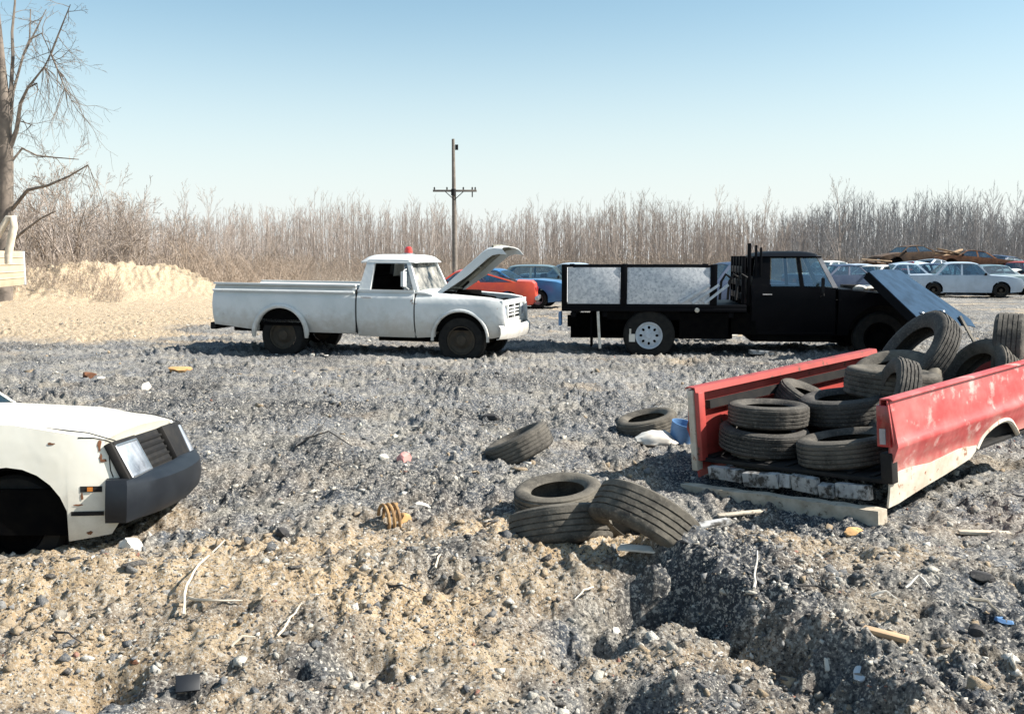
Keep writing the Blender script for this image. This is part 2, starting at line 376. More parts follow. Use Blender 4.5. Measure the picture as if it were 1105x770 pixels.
def H(x, y, fine=True):
    x = np.asarray(x, float); y = np.asarray(y, float)
    z = .10 * perlin(x * .16 + 3.1, y * .16) + .05 * perlin(x * .45, y * .45 + 9)
    near = 1 - sstep(10, 22, y)
    # tan banks at the back left
    B = gauss(x, y, 78, 37, 2.0, 2.4, 1.12) + gauss(x, y, 40, 35, 3.2, 2.2, .50) + gauss(x, y, 130, 38, 2.6, 2.2, .85) \
        + gauss(x, y, 198, 39, 1.8, 1.8, 1.35) + gauss(x, y, -40, 36, 5, 3, .7) + gauss(x, y, 250, 45, 4, 2.5, .4)
    z = z + .66 * B * (1 + .35 * perlin(x * .7, y * .7) + .10 * perlin(x * 2.3, y * 1.1) + .16 * perlin(x * 5, y * 3.5) + .10 * perlin(x * 13, y * 8))
    # foreground mounds and gullies
    z = z + gauss(x, y, 560, 5.05, .85, .42, .20, .15) + gauss(x, y, 850, 4.9, 1.15, .6, .10, -.1) + gauss(x, y, 1010, 4.7, 1.0, .8, .10)
    z = z + gauss(x, y, 80, 4.75, 1.3, .30, .17) + gauss(x, y, 300, 4.3, .9, .4, .08)
    z = z - gauss(x, y, 40, 6.6, 1.7, 1.0, .20)
    z = z - gauss(x, y, 690, 6.15, .35, .3, .10)
    d, s = seg_sd(x, y, SCARP)
    sd = -s * d + .16 * perlin(x * 1.9, y * 1.9) + .12 * perlin(x * 5, y * 5) + .05 * perlin(x * 13, y * 13)
    win = 1 - sstep(5.5, 6.1, y)
    z = z + win * (.18 + .14 * perlin(x * 1.5 + 8, y * 1.5)) * sstep(-.10, .10, sd) * np.exp(-np.maximum(sd, 0) / .9)
    pit = 1 + .8 * perlin(x * 6 + 2, y * 6) + .5 * perlin(x * 14, y * 14)
    for (px, py, r, h) in ((655, 752, .17, .20), (690, 664, .15, .20), (728, 660, .12, .17), (640, 688, .13, .13), (604, 704, .09, .10), (768, 676, .09, .14), (812, 694, .10, .13), (858, 716, .09, .13), (900, 744, .09, .12), (700, 640, .07, .07), (760, 640, .06, .06), (520, 690, .06, .07), (470, 655, .05, .06), (250, 690, .06, .06), (60, 655, .05, .05), (880, 655, .05, .06), (960, 600, .05, .06), (1010, 720, .08, .09), (560, 735, .07, .07), (105, 742, .17, .15), (402, 722, .13, .12), (330, 706, .05, .09), (1060, 688, .05, .08), (320, 735, .05, .09), (905, 620, .05, .06), (1075, 740, .06, .07), (1062, 625, .07, .06), (990, 690, .05, .05), (200, 752, .06, .07)):
        cx, cy = P2(px, py); z = z - 1.45 * h * np.clip(pit, .2, 2) * np.exp(-(((x - cx) / r) ** 2 + ((y - cy) / (r * .8)) ** 2))
    for cx_, cy_, rr_, zz in ((2.05, 6.75, 1.15, -.05), (1.25, 6.45, .75, -.11)):
        wq = np.exp(-(((x - cx_) ** 2 + (y - cy_) ** 2) / rr_ ** 2) ** 2) * .85; z = z * (1 - wq) + zz * wq
    for off in (-.75, .75):      # wheel ruts across the yard
        cr = 12.2 + .10 * x + .035 * (x + 1) ** 2 * (x < 8) + off + .25 * perlin(x * .35 + 4, x * 0 + 2.5)
        q = np.abs(y - cr) / .17; z = z - (.075 * np.exp(-q ** 2) - .045 * np.exp(-((q - 1.9) / .8) ** 2)) * (np.abs(x) < 7.5) * (.6 + perlin(x * .9, y * .9))
    amp = .45 + .55 * near
    bump1 = perlin(x * 2.1 + 5, y * 2.1); bump2 = np.abs(perlin(x * 5.2, y * 5.2 + 2)); 
    heap = np.maximum(perlin(x * .95 + 21, y * .95) + .35 * perlin(x * 2.7, y * 2.7) - .12, 0)
    z = z + amp * (.065 * bump1 + .075 * (bump2 - .25)) + .16 * heap * sstep(6, 8, y) * (1 - sstep(17, 24, y)) * (1 - .8 * np.exp(-((y - 16) / 1.4) ** 2))
    if fine:
        nn = (1 - sstep(22, 40, y)) * (1 + .5 * sstep(7, 12, y))
        msk = .5 + 1.2 * np.clip(perlin(x * .9 + 7, y * .9) + .25, 0, 1)
        w1 = worley(x * 7.5, y * 7.5); w2 = worley(x * 17 + 4, y * 17); w3 = worley(x * 40 + 1, y * 40)
        z = z + nn * msk * (.075 * np.maximum(.5 - w1, 0) + .032 * np.maximum(.55 - w2, 0) + .014 * np.maximum(.6 - w3, 0)) \
            + nn * msk * (.020 * perlin(x * 13, y * 13) + .013 * perlin(x * 29, y * 29) + .007 * perlin(x * 63, y * 63) - .05 * np.maximum(perlin(x * 4.3 + 3, y * 4.3) - .34, 0) - .06 * np.maximum(perlin(x * 9.1, y * 9.1 + 6) - .36, 0))
    return z
def gz(x, y): return float(H(np.array([x]), np.array([y]), False)[0])
_YS = np.geomspace(1.5, 70, 1600)
def on(px, py, dz=0.0):
    """ground point where the sight line of a pixel first meets the relief"""
    d = ray(px, py); x = _YS * d.x / d.y; zr = CAMZ + _YS * d.z / d.y
    hit = np.nonzero(H(x, _YS, False) >= zr)[0]; i = int(hit[0]) if len(hit) else len(_YS) - 1
    return Vector((x[i], _YS[i], gz(x[i], _YS[i]) + dz))

def tanmask(x, y):
    """where the soil is tan clay instead of grey slag; trench shade is greyed in too"""
    n1 = perlin(x * .55 + 11, y * .55); n2 = perlin(x * 1.7, y * 1.7 + 5); n3 = perlin(x * 5, y * 5)
    m = sstep(.25, .55, n1 + .4 * n2) * .7
    m = np.maximum(m, 1.2 * sstep(-1.0, 1.2, -x - 7.4 + 1.6 * n1 + .6 * n2) * sstep(17.5, 21, y + 1.5 * n1))
    for px, Y, rx, ry, h in ((560, 5.9, .75, .5, 1.0), (300, 5.5, 1.3, .35, .85), (120, 4.6, 1.3, .6, .9), (620, 5.0, .55, .35, 1.1), (300, 4.4, 1.2, .5, .7), (500, 4.6, .6, .5, .45), (180, 7.5, 1.4, .5, .45), (720, 7.9, .9, .5, .4), (950, 4.9, 1, .4, .35), (20, 12, 2, 1, .5)):
        m = np.maximum(m, gauss(x, y, px, Y, rx, ry, h))
    m = m + .58 * (1 - sstep(4.4, 7.4, y + 1.1 * n1 + .6 * n2)) * sstep(-.35, .3, n2 + .6 * n1 + .2 * n3) * (1 - .5 * sstep(.3, 1.2, x)) + .5 * sstep(.12, .4, perlin(x * .22 + 2, y * .85 + 3)) * sstep(7, 9, y)
    m = m * (1 - .55 * sstep(6.5, 9, y) * (1 - sstep(17, 21, y))) + .4 * n2 + .3 * n3 - .02 - .16 * sstep(6, 9, y) * (1 - sstep(17, 20, y))
    m = m - .7 * gauss(x, y, 735, 4.6, .55, .35, 1.0)  # less clay in the trench: its shade deepened by darker ground colour
    far = sstep(40, 60, y)
    return np.clip(m * (1 - far) + .3 * far, 0, 1)

# ------------------------------------------------------------------ ground
def ground():
    a_d = np.radians(np.linspace(-36, 36, 980)); a_o = np.radians(np.linspace(36, 324, 90)[1:-1])
    ang = np.concatenate([a_d, a_o])
    r = [.4]
    while r[-1] < 1500:
        d = r[-1]; r.append(d + max(.011, min(d * d / 1774 * 1.15, .14) if d < 46 else d * .06) if d > 2.4 else d + .25)
    r = np.array(r)
    A, RR = np.meshgrid(ang, r); x = RR * np.sin(A); y = RR * np.cos(A)
    z = H(x.ravel(), y.ravel()).reshape(x.shape)
    na, nr = len(ang), len(r)
    co = np.stack([x.ravel(), y.ravel(), z.ravel()], 1)
    i = np.arange(nr - 1)[:, None] * na; j = np.arange(na)[None, :]; j2 = (j + 1) % na
    q = np.stack([i + j, i + na + j, i + na + j2, i + j2], -1).reshape(-1, 4)[:, ::-1]
    # centre fan closes the sheet under the camera
    c = len(co); co = np.vstack([co, [[0, 0, float(z[0].mean())]]])
    tri = np.stack([np.full(na, c), np.arange(na), (np.arange(na) + 1) % na], 1)[:, ::-1]
    me = bpy.data.meshes.new('ground')
    me.vertices.add(len(co)); me.vertices.foreach_set('co', co.ravel())
    nl = q.size + tri.size; me.loops.add(nl); me.loops.foreach_set('vertex_index', np.concatenate([q.ravel(), tri.ravel()]))
    npoly = len(q) + len(tri); me.polygons.add(npoly)
    me.polygons.foreach_set('loop_start', np.concatenate([np.arange(len(q)) * 4, len(q) * 4 + np.arange(len(tri)) * 3]))
    me.polygons.foreach_set('use_smooth', np.ones(npoly, bool)); me.update(calc_edges=True); me.validate()
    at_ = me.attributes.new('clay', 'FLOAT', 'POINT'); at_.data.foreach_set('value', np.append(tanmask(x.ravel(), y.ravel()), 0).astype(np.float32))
    m, n, b = mk('rubble_soil'); v = geo_pos(n)
    cl = n.nodes.new("ShaderNodeAttribute"); cl.attribute_name = 'clay'; cl = cl.outputs["Fac"]
    n1 = noise(n, v, 1.3, 6, .7); n2 = noise(n, v, 8, 8, .75); n3 = noise(n, v, 45, 6, .75)
    slag = mixc(n, ramp(n, n2, .36, .64), C(.060, .070, .088), C(.165, .180, .20))
    slag = mixc(n, ramp(n, n1, .45, .62), slag, C(.25, .235, .205))
    clay = mixc(n, ramp(n, n2, .36, .64), C(.37, .265, .155), C(.55, .43, .285))
    n0 = noise(n, v, .42, 4, .6); slag = mixc(n, ramp(n, n0, .52, .38), slag, C(.038, .044, .054)); slag = mixc(n, ramp(n, n0, .56, .70), slag, C(.26, .255, .245))
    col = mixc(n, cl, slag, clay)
    col = mixc(n, ramp(n, n3, .53, .60), col, C(.46, .43, .38))
    col = mixc(n, ramp(n, n3, .455, .39), col, C(.04, .04, .042))
    ofs = n.nodes.new("ShaderNodeTexNoise"); ofs.inputs["Scale"].default_value = 30; n.links.new(v, ofs.inputs["Vector"])
    vm = n.nodes.new("ShaderNodeVectorMath"); vm.operation = 'MULTIPLY_ADD'; n.links.new(ofs.outputs["Color"], vm.inputs[0]); vm.inputs[1].default_value = (.03, .03, .03); n.links.new(v, vm.inputs[2])
    for sc_, lo_, dk_ in ((95, .80, .82), (42, .90, .91)):
        vo = n.nodes.new("ShaderNodeTexVoronoi"); vo.inputs["Scale"].default_value = sc_; n.links.new(vm.outputs[0], vo.inputs["Vector"])
        sepc = n.nodes.new("ShaderNodeSeparateColor"); n.links.new(vo.outputs["Color"], sepc.inputs[0])
        edge = ramp(n, vo.outputs["Distance"], .55, .30)
        for ch_, th_, cc in ((0, lo_, C(.50, .47, .42)), (1, dk_, C(.06, .06, .062))):
            mu = n.nodes.new("ShaderNodeMath"); mu.operation = 'MULTIPLY'; n.links.new(ramp(n, sepc.outputs[ch_], th_, th_ + .1), mu.inputs[0]); n.links.new(edge, mu.inputs[1])
            col = mixc(n, mu.outputs[0], col, cc)
    n.links.new(col, b.inputs["Base Color"]); b.inputs["Roughness"].default_value = .95; b.inputs["Specular IOR Level"].default_value = .15
    bump(n, b, n3, .9, .03)
    me.materials.append(m); o = bpy.data.objects.new('ground', me); COL.objects.link(o); o['kind'] = 'structure'
    return o
ground()

def gravel():
    """loose stones, one uncountable mass"""
    bm = bmesh.new(); bmesh.ops.create_icosphere(bm, subdivisions=1, radius=1)
    V0 = np.array([v.co[:] for v in bm.verts]); F0 = np.array([[v.index for v in f.verts] for f in bm.faces]); bm.free()
    rs = np.random.RandomState(5); N = 85000
    px = rs.uniform(-260, 1370, N); py = 290 + 520 * rs.uniform(0, 1, N) ** .9
    xs = (px - CX) / F; u = (CY - py) / F; dz = -sp_ + u * cp; dy = cp + u * sp_; t = -CAMZ / dz
    x = xs * t; y = dy * t
    dens = perlin(x * 1.1, y * 1.1) + .35 * perlin(x * 4, y * 4)
    keep = (y < 60) & (dens + rs.uniform(-.35, .6, N) > 0); x = x[keep]; y = y[keep]; dens = dens[keep]; N = len(x)
    sz = np.exp(rs.normal(.22, .68, N)) * np.sqrt(y * 5.0) / F
    sz = np.minimum(sz, .032 + .035 * rs.uniform(0, 1, N) ** 3)
    clod = (rs.uniform(0, 1, N) < .012) & (dens > .10) & (y > 3.9); sz = np.where(clod, rs.uniform(.025, .065, N) * np.sqrt(np.minimum(y, 14) / 7), sz)
    z = H(x, y) + sz * np.where(clod, -.1, .05)
    pal = np.array([[.15, .158, .17], [.09, .10, .115], [.22, .225, .23], [.33, .30, .26], [.38, .29, .19], [.60, .57, .50], [.045, .045, .05], [.06, .058, .06], [.64, .62, .57], [.32, .14, .10]])
    pr = np.array([.16, .13, .12, .13, .10, .13, .10, .07, .08, .01]); pr /= pr.sum()
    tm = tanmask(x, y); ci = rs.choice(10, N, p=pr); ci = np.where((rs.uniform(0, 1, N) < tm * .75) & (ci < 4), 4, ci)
    ci = np.where(clod, rs.choice([0, 1, 1, 2, 3, 7, 4], N), ci); chip = (rs.uniform(0, 1, N) < np.where(y > 6.5, .045, .02)) & ~clod; ci = np.where(chip, rs.choice([5, 8, 8], N), ci); sz = np.where(chip, np.minimum(sz * 1.5, .05), sz)
    colr = pal[ci] * rs.uniform(.8, 1.2, (N, 1))
    which = rs.randint(0, 14, N); a = rs.uniform(0, 6.28, N); zq = rs.uniform(.45, 1.0, N); cos_, fas, own, base = [], [], [], 0
    for k in range(14):
        r = np.random.RandomState(50 + k); pts = r.normal(size=(10, 3)); pts /= np.linalg.norm(pts, axis=1)[:, None]; pts *= r.uniform(.7, 1.15, (10, 1)) * r.uniform(.6, 1.25, 3)
        bm = bmesh.new()
        for p in pts: bm.verts.new(p)
        g = bmesh.ops.convex_hull(bm, input=bm.verts[:]); bmesh.ops.delete(bm, geom=[e for e in g['geom_interior'] if isinstance(e, bmesh.types.BMVert)], context='VERTS')
        bmesh.ops.triangulate(bm, faces=bm.faces[:]); bm.verts.index_update()
        V0 = np.array([v.co[:] for v in bm.verts]); F0 = np.array([[v.index for v in f.verts] for f in bm.faces]); bm.free()
        ii = np.nonzero(which == k)[0]; c, s = np.cos(a[ii])[:, None], np.sin(a[ii])[:, None]; S_ = sz[ii][:, None]
        X = V0[:, 0] * c - V0[:, 1] * s; Y = V0[:, 0] * s + V0[:, 1] * c; Z = V0[:, 2] * zq[ii][:, None]
        cos_.append(np.stack([X * S_ + x[ii][:, None], Y * S_ + y[ii][:, None], Z * S_ + z[ii][:, None]], -1).reshape(-1, 3))
        fas.append((F0[None] + (np.arange(len(ii)) * len(V0))[:, None, None] + base).reshape(-1, 3)); own.append(np.repeat(ii, len(V0))); base += len(ii) * len(V0)
    co = np.vstack(cos_); fa = np.vstack(fas); own = np.concatenate(own)
    me = bpy.data.meshes.new('gravel'); me.vertices.add(len(co)); me.vertices.foreach_set('co', co.ravel())
    me.loops.add(fa.size); me.loops.foreach_set('vertex_index', fa.ravel()); me.polygons.add(len(fa))
    me.polygons.foreach_set('loop_start', np.arange(len(fa)) * 3); me.update(calc_edges=True)
    ca = np.concatenate([colr[own], np.ones((len(own), 1))], 1).astype(np.float32)
    at_ = me.attributes.new('tone', 'FLOAT_COLOR', 'POINT'); at_.data.foreach_set('color', ca.ravel())
    m, n, b = mk('loose_stone'); ar = n.nodes.new("ShaderNodeAttribute"); ar.attribute_name = 'tone'
    c2 = mixc(n, ramp(n, noise(n, geo_pos(n), 90, 5, .75), .42, .72), ar.outputs["Color"], C(.26, .24, .21))
    bump(n, b, noise(n, geo_pos(n), 120, 4, .7), .8, .015); n.links.new(c2, b.inputs["Base Color"]); b.inputs["Roughness"].default_value = .95; b.inputs["Specular IOR Level"].default_value = .15
    me.materials.append(m); o = bpy.data.objects.new('gravel', me); COL.objects.link(o); tag(o, 'loose grey and tan stones strewn over the scrapyard ground', 'gravel', kind='stuff')
gravel()

# ------------------------------------------------------------------ wheels
def wheel(parent, x, y, z, r, wd, side, rimmat=None, style='steel', flat_r=None, rimr=None):
    """wheel part with tyre and rim; side=-1 faces -y"""
    rimr = rimr or r * .60
    wroot = bpy.data.objects.new('wheel', None); COL.objects.link(wroot); wroot.parent = parent; wroot.location = (x, y, z); wroot.empty_display_size = .1
    mx = Matrix.Rotation(R(90), 4, 'X') if side < 0 else Matrix.Rotation(R(-90), 4, 'X')   # local +z -> outward
    t = MB(); h = wd / 2
    t.lathe([(rimr, -h * .8), (rimr * 1.06, -h), (r * .93, -h), (r, -h * .72), (r, h * .72), (r * .93, h), (rimr * 1.06, h), (rimr, h * .8)], 36, mx, closed=True)
    t.build('tyre', M['rubber'], wroot)
    rm = MB()
    if style == 'slots':
        rm.lathe([(rimr, h * .82), (rimr, h * .96), (rimr * .93, h * .95), (rimr * .88, h * .7), (rimr * .80, h * .62)], 40, mx)
        rm.lathe([(rimr * .80, h * .62), (rimr * .74, h * .70), (rimr * .40, h * .74)], 40, mx)
        rm.lathe([(0, h * .86), (rimr * .2, h * .86), (rimr * .26, h * .76), (rimr * .42, h * .72), (rimr * .42, h * .5)], 32, mx)
    else:
        rm.lathe([(rimr, h * .82), (rimr, h * .96), (rimr * .94, h * .95), (rimr * .86, h * .5), (rimr * .6, h * .35), (rimr * .42, h * .55), (rimr * .36, h * .6), (rimr * .34, h * .78), (0, h * .82)], 36, mx)
    rm.build('rim', rimmat or M['rim'], wroot)
    if style == 'slots':
        bk = MB()
        for k in range(8):
            q = mx @ Matrix.Rotation(2 * math.pi * k / 8, 4, 'Z') @ Matrix.Translation((rimr * .59, 0, h * .725)) @ Matrix.Diagonal((1.25, 1, 1, 1))
            bk.lathe([(0, .004), (rimr * .095, .004), (rimr * .10, -.01)], 12, q)
        build_each(bk, 'vent_slot', M['pitch'], wroot)
    return wroot

# ------------------------------------------------------------------ generic car
def car(name, label, loc, rot, paint, L=4.3, W=1.68, Hh=1.38, wb=2.55, of=.82, hood=.80, belt=.90, trunk=.90, gx=(.98, .62, -.36, -.80), r=.30, group=None, cat='car', sill=.2, wheels=True, rimmat=None, fine=False, hoodup=False):
    """x forward with the wheelbase centred; gx = windscreen base, roof front, roof rear, rear glass base"""
    root = thing(name, label, cat, loc, rot, group)
    xf, xr = wb / 2 + of, wb / 2 + of - L; fa, ra = wb / 2, -wb / 2; hw = W / 2; ar = r + .06
    a0, a1, c1, c0 = gx
    def yf0(x, z):
        t = max(0, (abs(x - (xf + xr) / 2) - (L / 2 - .45)) / .45)
        return hw * (1 - .035 * ((z - .55) / .35) ** 2 - .07 * t * t)
    top = [(xr, .52), (xr + .03, trunk - .08), (xr + .12, trunk), (c0, trunk + .02), (c0 + .02, belt + .01), (a0, belt + .015), (a0 + .01, belt), ((a0 + xf) / 2, hood + .06), (xf - .22, hood), (xf - .05, hood - .05), (xf, hood - .14), (xf + .02, .5), (xf, .36)]
    if fine: top = top[:8] + [(xf - .25, hood), (xf - .115, hood - .03), (xf - .012, .60), (xf, .5), (xf, .36)]
    poly = top + [(xf - .06, sill + .04)] + [p for p in reversed(arch_pts(fa, r, ar, sill))] + [p for p in reversed(arch_pts(ra, r, ar, sill))] + [(xr + .08, sill + .06), (xr, .36)]
    sk = MB()
    zcut = [.24 + .04 * i for i in range(17)] if fine else (.3, .42, .55, .68, .8)
    xcut = [xf - 1.3 + .07 * i for i in range(19)] + [xr + .4, xr + .2] if fine else (xf - .4, xf - .3, xf - .2, xf - .1, xr + .4, xr + .2)
    for s in (-1, 1): skin(sk, poly, lambda x, z: s * yf0(x, z), zc=zcut, xc=xcut, th=.03)
    def deck(chain, crown=.035, inset=.004):
        P = []
        for x, z in chain:
            P.append([(x, v * (yf0(x, z) - inset), z + crown * (1 - v * v) if z > .6 else z) for v in (-1, -.85, -.5, 0, .5, .85, 1)])
        sk.grid(P)
    chain_r = [(xr, .36), (xr, .52), (xr + .03, trunk - .08), (xr + .12, trunk), (c0, trunk + .02)]
    chain_f = [(a0 + .01, belt), ((a0 + xf) / 2, hood + .06), (xf - .22, hood), (xf - .05, hood - .05), (xf, hood - .14), (xf + .02, .5), (xf, .36)]
    if fine: chain_f = [(a0 + .01, belt), ((a0 + xf) / 2, hood + .06), (xf - .25, hood), (xf - .115, hood - .03), (xf - .15, .72), (xf - .13, .58), (xf, .575), (xf, .36)]
    deck(chain_r); deck(chain_f[0 if not hoodup else 2:])
    # roof, pillars
    tb = .80
    def rp(x, v, dz=0): return (x, v * hw * tb, Hh - .055 * abs(v) ** 2.5 - .06 * ((x - (a1 + c1) / 2) / ((a1 - c1) / 2)) ** 4 + dz)
    P = [[rp(c1 + (a1 - c1) * i / 8, v) for v in (-1, -.9, -.6, 0, .6, .9, 1)] for i in range(9)]
    sk.grid(P, .03)
    zb = belt + .01; yb = hw * .955; zr = Hh - .10
    def pillar(xb0, xb1, xt0, xt1):
        for s in (-1, 1):
            b = [(xb0, s * yb, zb), (xb1, s * yb, zb), (xb1, s * (yb - .05), zb), (xb0, s * (yb - .05), zb)]
            t = [(xt0, s * hw * tb, zr), (xt1, s * hw * tb, zr), (xt1, s * (hw * tb - .05), zr), (xt0, s * (hw * tb - .05), zr)]
            sk.hexa(b, t)
    pillar(a0 - .08, a0, a1 - .07, a1)
    xm, xtm = (a0 + c0) / 2 - .02, (a1 + c1) / 2
    pillar(xm - .04, xm + .04, xtm - .035, xtm + .035)
    pillar(c0, c0 + .12, c1, c1 + .12)
    sk.build('body', paint, root, ang=28)
    bay = MB(); bay.boxe(xr + .1, xf - .1, -hw + .06, hw - .06, sill + .03, .52)
    if hoodup: bay.boxe(a0, xf - .25, -hw + .15, hw - .15, .5, hood - .08)
    for s in (-1, 1):
        bay.boxe(.15, .6, s * .38 - .24, s * .38 + .24, .5, .72); bay.boxe(0, .14, s * .38 - .24, s * .38 + .24, .5, 1.06)
    bay.boxe(-.75, -.6, -.6, .6, .5, .95)
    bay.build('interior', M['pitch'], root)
    yg, ygt = yb - .02, hw * tb - .015
    g = MB(); g.slab([(a0 - .01, -yb + .05, zb), (a0 - .01, yb - .05, zb), (a1 - .01, ygt - .04, zr + .02), (a1 - .01, -ygt + .04, zr + .02)], .008); g.build('windscreen', M['glass'], root)
    g = MB(); g.slab([(c0 + .02, -yb + .05, zb), (c0 + .02, yb - .05, zb), (c1 + .02, ygt - .04, zr + .02), (c1 + .02, -ygt + .04, zr + .02)], .008); g.build('rear_window', M['glass'], root)
    for s in (-1, 1):
        for (b0, b1, t0, t1) in ((xm + .04, a0 - .08, xtm + .035, a1 - .07), (c0 + .12, xm - .04, c1 + .12, xtm - .035)):
            g = MB(); g.slab([(b0, s * yg, zb), (b1, s * yg, zb), (t1, s * ygt, zr), (t0, s * ygt, zr)], .006); g.build('side_window', M['glass'], root)
    for s in (-1, 1):
        h = MB(); h.boxe(xf - .03, xf + .028, s * hw * .66 - .13, s * hw * .66 + .13, hood - .27, hood - .15); h.build('headlight', M['lens'], root, .008)
        h = MB(); h.boxe(xr - .015, xr + .03, s * hw * .70 - .16, s * hw * .70 + .16, .62, .76); h.build('tail_light', M['redlens'], root, .008)
    b = MB(); b.boxe(xf - .03, xf + .09, -hw * .94, hw * .94, .38, .5); b.build('bumper', M['chrome'], root, .025)
    b = MB(); b.boxe(xr - .09, xr + .03, -hw * .94, hw * .94, .38, .5); b.build('bumper', M['chrome'], root, .025)
    gr = MB(); gr.boxe(xf - .02, xf + .024, -hw * .42, hw * .42, hood - .27, hood - .15)
    gr.build('grille', M['dark'], root)
    mb = MB()
    for s in (-1, 1): mb.box((a0 - .18, s * (hw + .03), belt + .05), (.08, .12, .10))
    build_each(mb, 'mirror', M['dark'], root, bev=.015)
    if wheels:
        for s in (-1, 1):
            wheel(root, fa, s * (hw - .12), r, r, .18, s, rimmat); wheel(root, ra, s * (hw - .12), r, r, .18, s, rimmat)
    return root

def yawrot(deg, pitch=0, roll=0): return (R(roll), R(pitch), R(deg))

# ------------------------------------------------------------------ white pickup truck
def white_pickup():
    yaw = R(-13); ax = Vector((math.cos(yaw), math.sin(yaw), 0)); ay = Vector((-math.sin(yaw), math.cos(yaw), 0))
    fw = at(497, 387, 16.35); fw.z = 0
    SC = 1.03; org = fw - ax * 2.9 * SC + ay * .88 * SC; gzv = gz(org.x + 1.5, org.y)
    root = thing('pickup_truck', 'old white pickup truck with its hood raised and a red beacon on the roof', 'pickup truck', (org.x, org.y, gzv - .02), (0, R(.6), yaw))
    hw = .93
    def yb(x, z):
        y = hw - .045 * ((z - .78) / .38) ** 2
        y -= .035 * max(0, (.62 - z) / .2)
        y -= .42 * max(0, z - 1.0)
        return y
    zc = (.5, .58, .66, .74, .82, .90, .96, 1.0, 1.05, 1.075, 1.10, 1.14)
    # bed
    pb = [(-1.22, .50), (-1.24, .85), (-1.23, 1.17), (1.12, 1.17), (1.12, .40), (.50, .40)] + list(reversed(arch_pts(0, .36, .44, .40)))[0:] + [(-.5, .42)]
    bd = MB()
    skin(bd, pb, lambda x, z: -yb(x, z), zc, (-.9, -.6), .05); skin(bd, pb, lambda x, z: yb(x, z), zc, (-.9, -.6), .05)
    bd.boxe(-1.2, 1.1, -.86, .86, .56, .60); bd.boxe(1.07, 1.12, -.88, .88, .58, 1.155)
    for s in (-1, 1):
        bd.boxe(-1.22, 1.12, s * .86 - .05, s * .86 + .05, 1.172, 1.20)
    for s in (-1, 1): bd.tube([(-1.22, s * .928, 1.075), (1.11, s * .928, 1.075)], .022, 8)
    bed = bd.build('cargo_bed', M['white'], root, ang=30)
    tg = MB(); tg.boxe(-1.25, -1.20, -.80, .80, .55, 1.15); tg.build('tailgate', M['white'], root, .01)
    fl = MB()
    for s in (-1, 1):
        for k, (cx_, n) in enumerate(((0, 0),)):
            pts = arc(0, .36, .475, 186, -6, 22)
            fl.tube([(x * 1.0, s * (hw - .005 + .012), z) for x, z in pts], [.03] + [.042] * 21 + [.03], 8)
    build_each(fl, 'wheel_arch_flare', M['white'], root)
    rb = MB(); rb.boxe(-1.36, -1.26, -.8, .8, .40, .52); rb.boxe(-1.28, -.8, -.4, .4, .42, .50); rb.build('rear_bumper', M['dark'], root, .02)
    fr = MB(); 
    for s in (-1, 1): fr.boxe(-1.1, 3.3, s * .4 - .05, s * .4 + .05, .36, .52)
    fr.boxe(1.3, 2.6, -.3, .3, .25, .45); fr.tube([(0, -.7, .33), (0, .7, .33)], .05, 8); fr.tube([(2.9, -.7, .33), (2.9, .7, .33)], .04, 8)
    for cx_ in (0, 2.9): fr.boxe(cx_ - .45, cx_ + .45, -.86, .86, .50, .80)  # black blocks fill the wheel arches in place of their shade
    fr.build('chassis_and_shade_blocks', M['pitch'], root)
    # cab lower
    cb = MB()
    pd = [(1.15, .36), (1.15, 1.10), (2.12, 1.10), (2.12, .36)]
    skin(cb, pd, lambda x, z: -yb(x, z), zc, (), .05); skin(cb, pd, lambda x, z: yb(x, z), zc, (), .05)
    cb.boxe(1.15, 1.20, -.86, .86, .4, 1.12); cb.boxe(1.16, 2.4, -.84, .84, .40, .44)
    # cowl
    P = []
    for x, z in ((1.96, 1.10), (2.1, 1.105), (2.3, 1.09), (2.42, 1.055)):
        P.append([(x, v * (.87 - .02 * (x - 1.96)), z + .03 * (1 - v * v)) for v in (-1, -.8, -.4, 0, .4, .8, 1)])
    cb.grid(P, .03)
    cb.boxe(1.15, 2.12, -.885, -.80, 1.085, 1.125); cb.boxe(1.15, 2.12, .80, .885, 1.085, 1.125)
    # pillars
    zb, zt, bw, tw = 1.12, 1.60, .86, .73
    def pil(x0, x1, t0, t1, d=.06):
        for s in (-1, 1):
            cb.hexa([(x0, s * bw, zb), (x1, s * bw, zb), (x1, s * (bw - d), zb), (x0, s * (bw - d), zb)], [(t0, s * tw, zt), (t1, s * tw, zt), (t1, s * (tw - d), zt), (t0, s * (tw - d), zt)])
    pil(1.16, 1.36, 1.27, 1.40); pil(2.10, 2.18, 1.93, 1.99); 
    for s in (-1, 1):   # rear corners and windscreen wrap posts
        cb.hexa([(1.16, s * (bw - .05), zb), (1.22, s * (bw - .05), zb), (1.22, s * .62, zb), (1.16, s * .62, zb)], [(1.25, s * (tw - .05), zt), (1.31, s * (tw - .05), zt), (1.31, s * .56, zt), (1.25, s * .56, zt)])
    cb.hexa([(1.16, -.86, zb), (1.20, -.86, zb), (1.20, .86, zb), (1.16, .86, zb)], [(1.185, -.83, zb + .12), (1.225, -.83, zb + .12), (1.225, .83, zb + .12), (1.185, .83, zb + .12)])
    # header above windows
    for s in (-1, 1):
        cb.hexa([(1.27, s * (tw + .012), zt - .05), (1.99, s * (tw + .012), zt - .05), (1.99, s * (tw - .05), zt - .05), (1.27, s * (tw - .05), zt - .05)], [(1.29, s * tw, zt + .01), (1.97, s * tw, zt + .01), (1.97, s * (tw - .05), zt + .01), (1.29, s * (tw - .05), zt + .01)])
    cb.build('cab', M['white'], root, ang=30)
    rf = MB(); P = []
